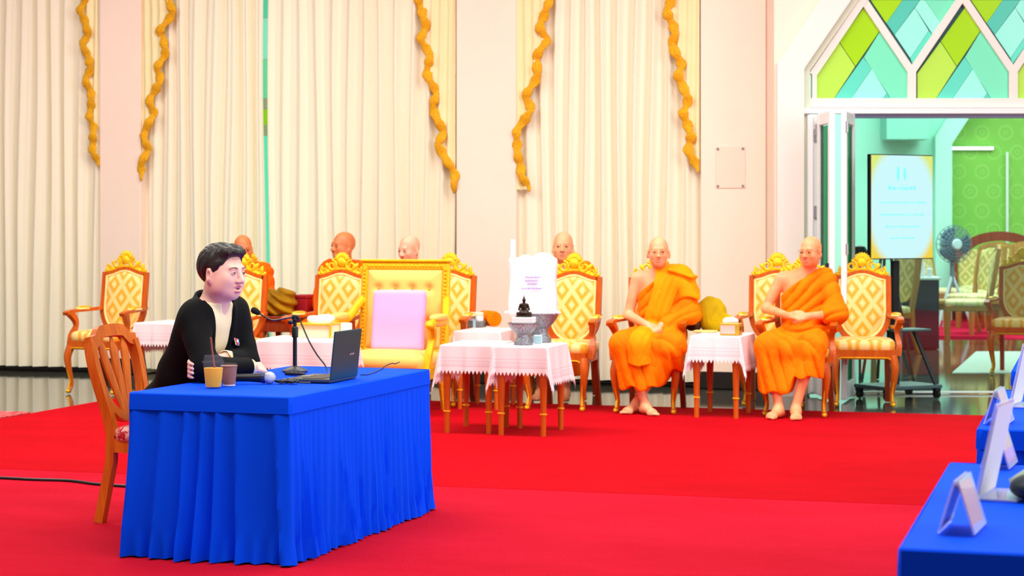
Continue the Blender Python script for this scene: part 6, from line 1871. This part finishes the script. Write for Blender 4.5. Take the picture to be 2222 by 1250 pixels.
# ------------------------------------------------------------------ sign holders and bag on the side tables
M_acr = clear_mat('acrylic', (225, 228, 240), 0.45, 0.04)
M_paper = mat('grey_paper', (222, 216, 218), 0.7)
M_red = mat('pink_print', (236, 150, 160), 0.7)
def sheet(mb, a, b, y0, y1, th=0.005):
    """acrylic sheet between two points (x,z) swept along y"""
    A = Vector((a[0], a[1])); B = Vector((b[0], b[1])); n = (B - A).normalized(); n = Vector((-n.y, n.x)) * th / 2
    return mb.prism([tuple(A + n), tuple(A - n), tuple(B - n), tuple(B + n)], y0, y1)
def tent_holder():
    o = empty('sign_holder', cat='sign holder')
    for s in (-1, 1):
        f = sheet(MB(), (s * 0.042, 0.002), (s * 0.004, 0.125), -0.10, 0.10).build('sheet', M_acr, o, smooth=None)
        sheet(MB(), (s * 0.036, 0.014), (s * 0.006, 0.116), -0.09, 0.09, 0.001).build('paper', M_paper if s < 0 else M_red, f, smooth=None)
    return o
def tall_holder():
    o = empty('sign_holder', cat='sign holder')
    f = sheet(MB(), (-0.02, 0.004), (0.035, 0.255), -0.11, 0.11, 0.006).build('sheet', M_acr, o, smooth=None)
    sheet(MB(), (-0.012, 0.012), (0.038, 0.245), -0.10, 0.10, 0.001).build('paper', M_paper, f, smooth=None)
    MB().box((0.035, 0, 0.004), (0.11, 0.22, 0.006), 0.001).build('foot', M_acr, o)
    return o
HS = 'clear sign holders on the blue side tables'
specs = [((2088, 1150), 0, 'small tent-shaped clear sign holder beside the tall one and the dark pouch'),
         ((2152, 1078), 1, 'tall leaning clear sign holder beside the dark pouch'),
         ((2168, 1012), 0, 'small tent-shaped clear sign holder behind the tall one and the dark pouch'),
         ((2168, 918), 0, 'small tent-shaped clear sign holder on the middle blue side table'),
         ((2213, 882), 1, 'tall leaning clear sign holder on the middle blue side table')]
for (px, py), k, lb in specs:
    s = tall_holder() if k else tent_holder(); x, y = fl(px, py, TH)
    s.location = (x, y, TH + 0.003); s.rotation_euler = (0, 0, R(-26 if k else -21)); s['label'] = lb; s['group'] = HS
bx_, by_ = fl(2282, 1090, TH)
def softbag(P):
    d = ell(P, (0, 0, 0.035), (0.11, 0.09, 0.045)); return np.maximum(d - 0.004 * wob(P, 30.0), 0.001 - P[:, 2])
pch = empty('soft_pouch', (bx_, by_, TH + 0.003), 0, 'dark green-black soft pouch with a pale flap lying on the near blue side table', 'pouch')
b = sdf_obj('pouch_body', softbag, (-0.14, -0.12, -0.006), (0.14, 0.12, 0.10), 0.007, mat('black_green_cloth', (22, 40, 38), 0.5), pch)
MB().grid(lambda u, v: (-0.10 + 0.16 * u, 0.02 + 0.03 * v, 0.03 + 0.11 * u - 0.03 * u * u + 0.02 * v), 8, 6).build('flap', mat('pale_green_flap', (196, 216, 176), 0.4), pch, solid=0.004)
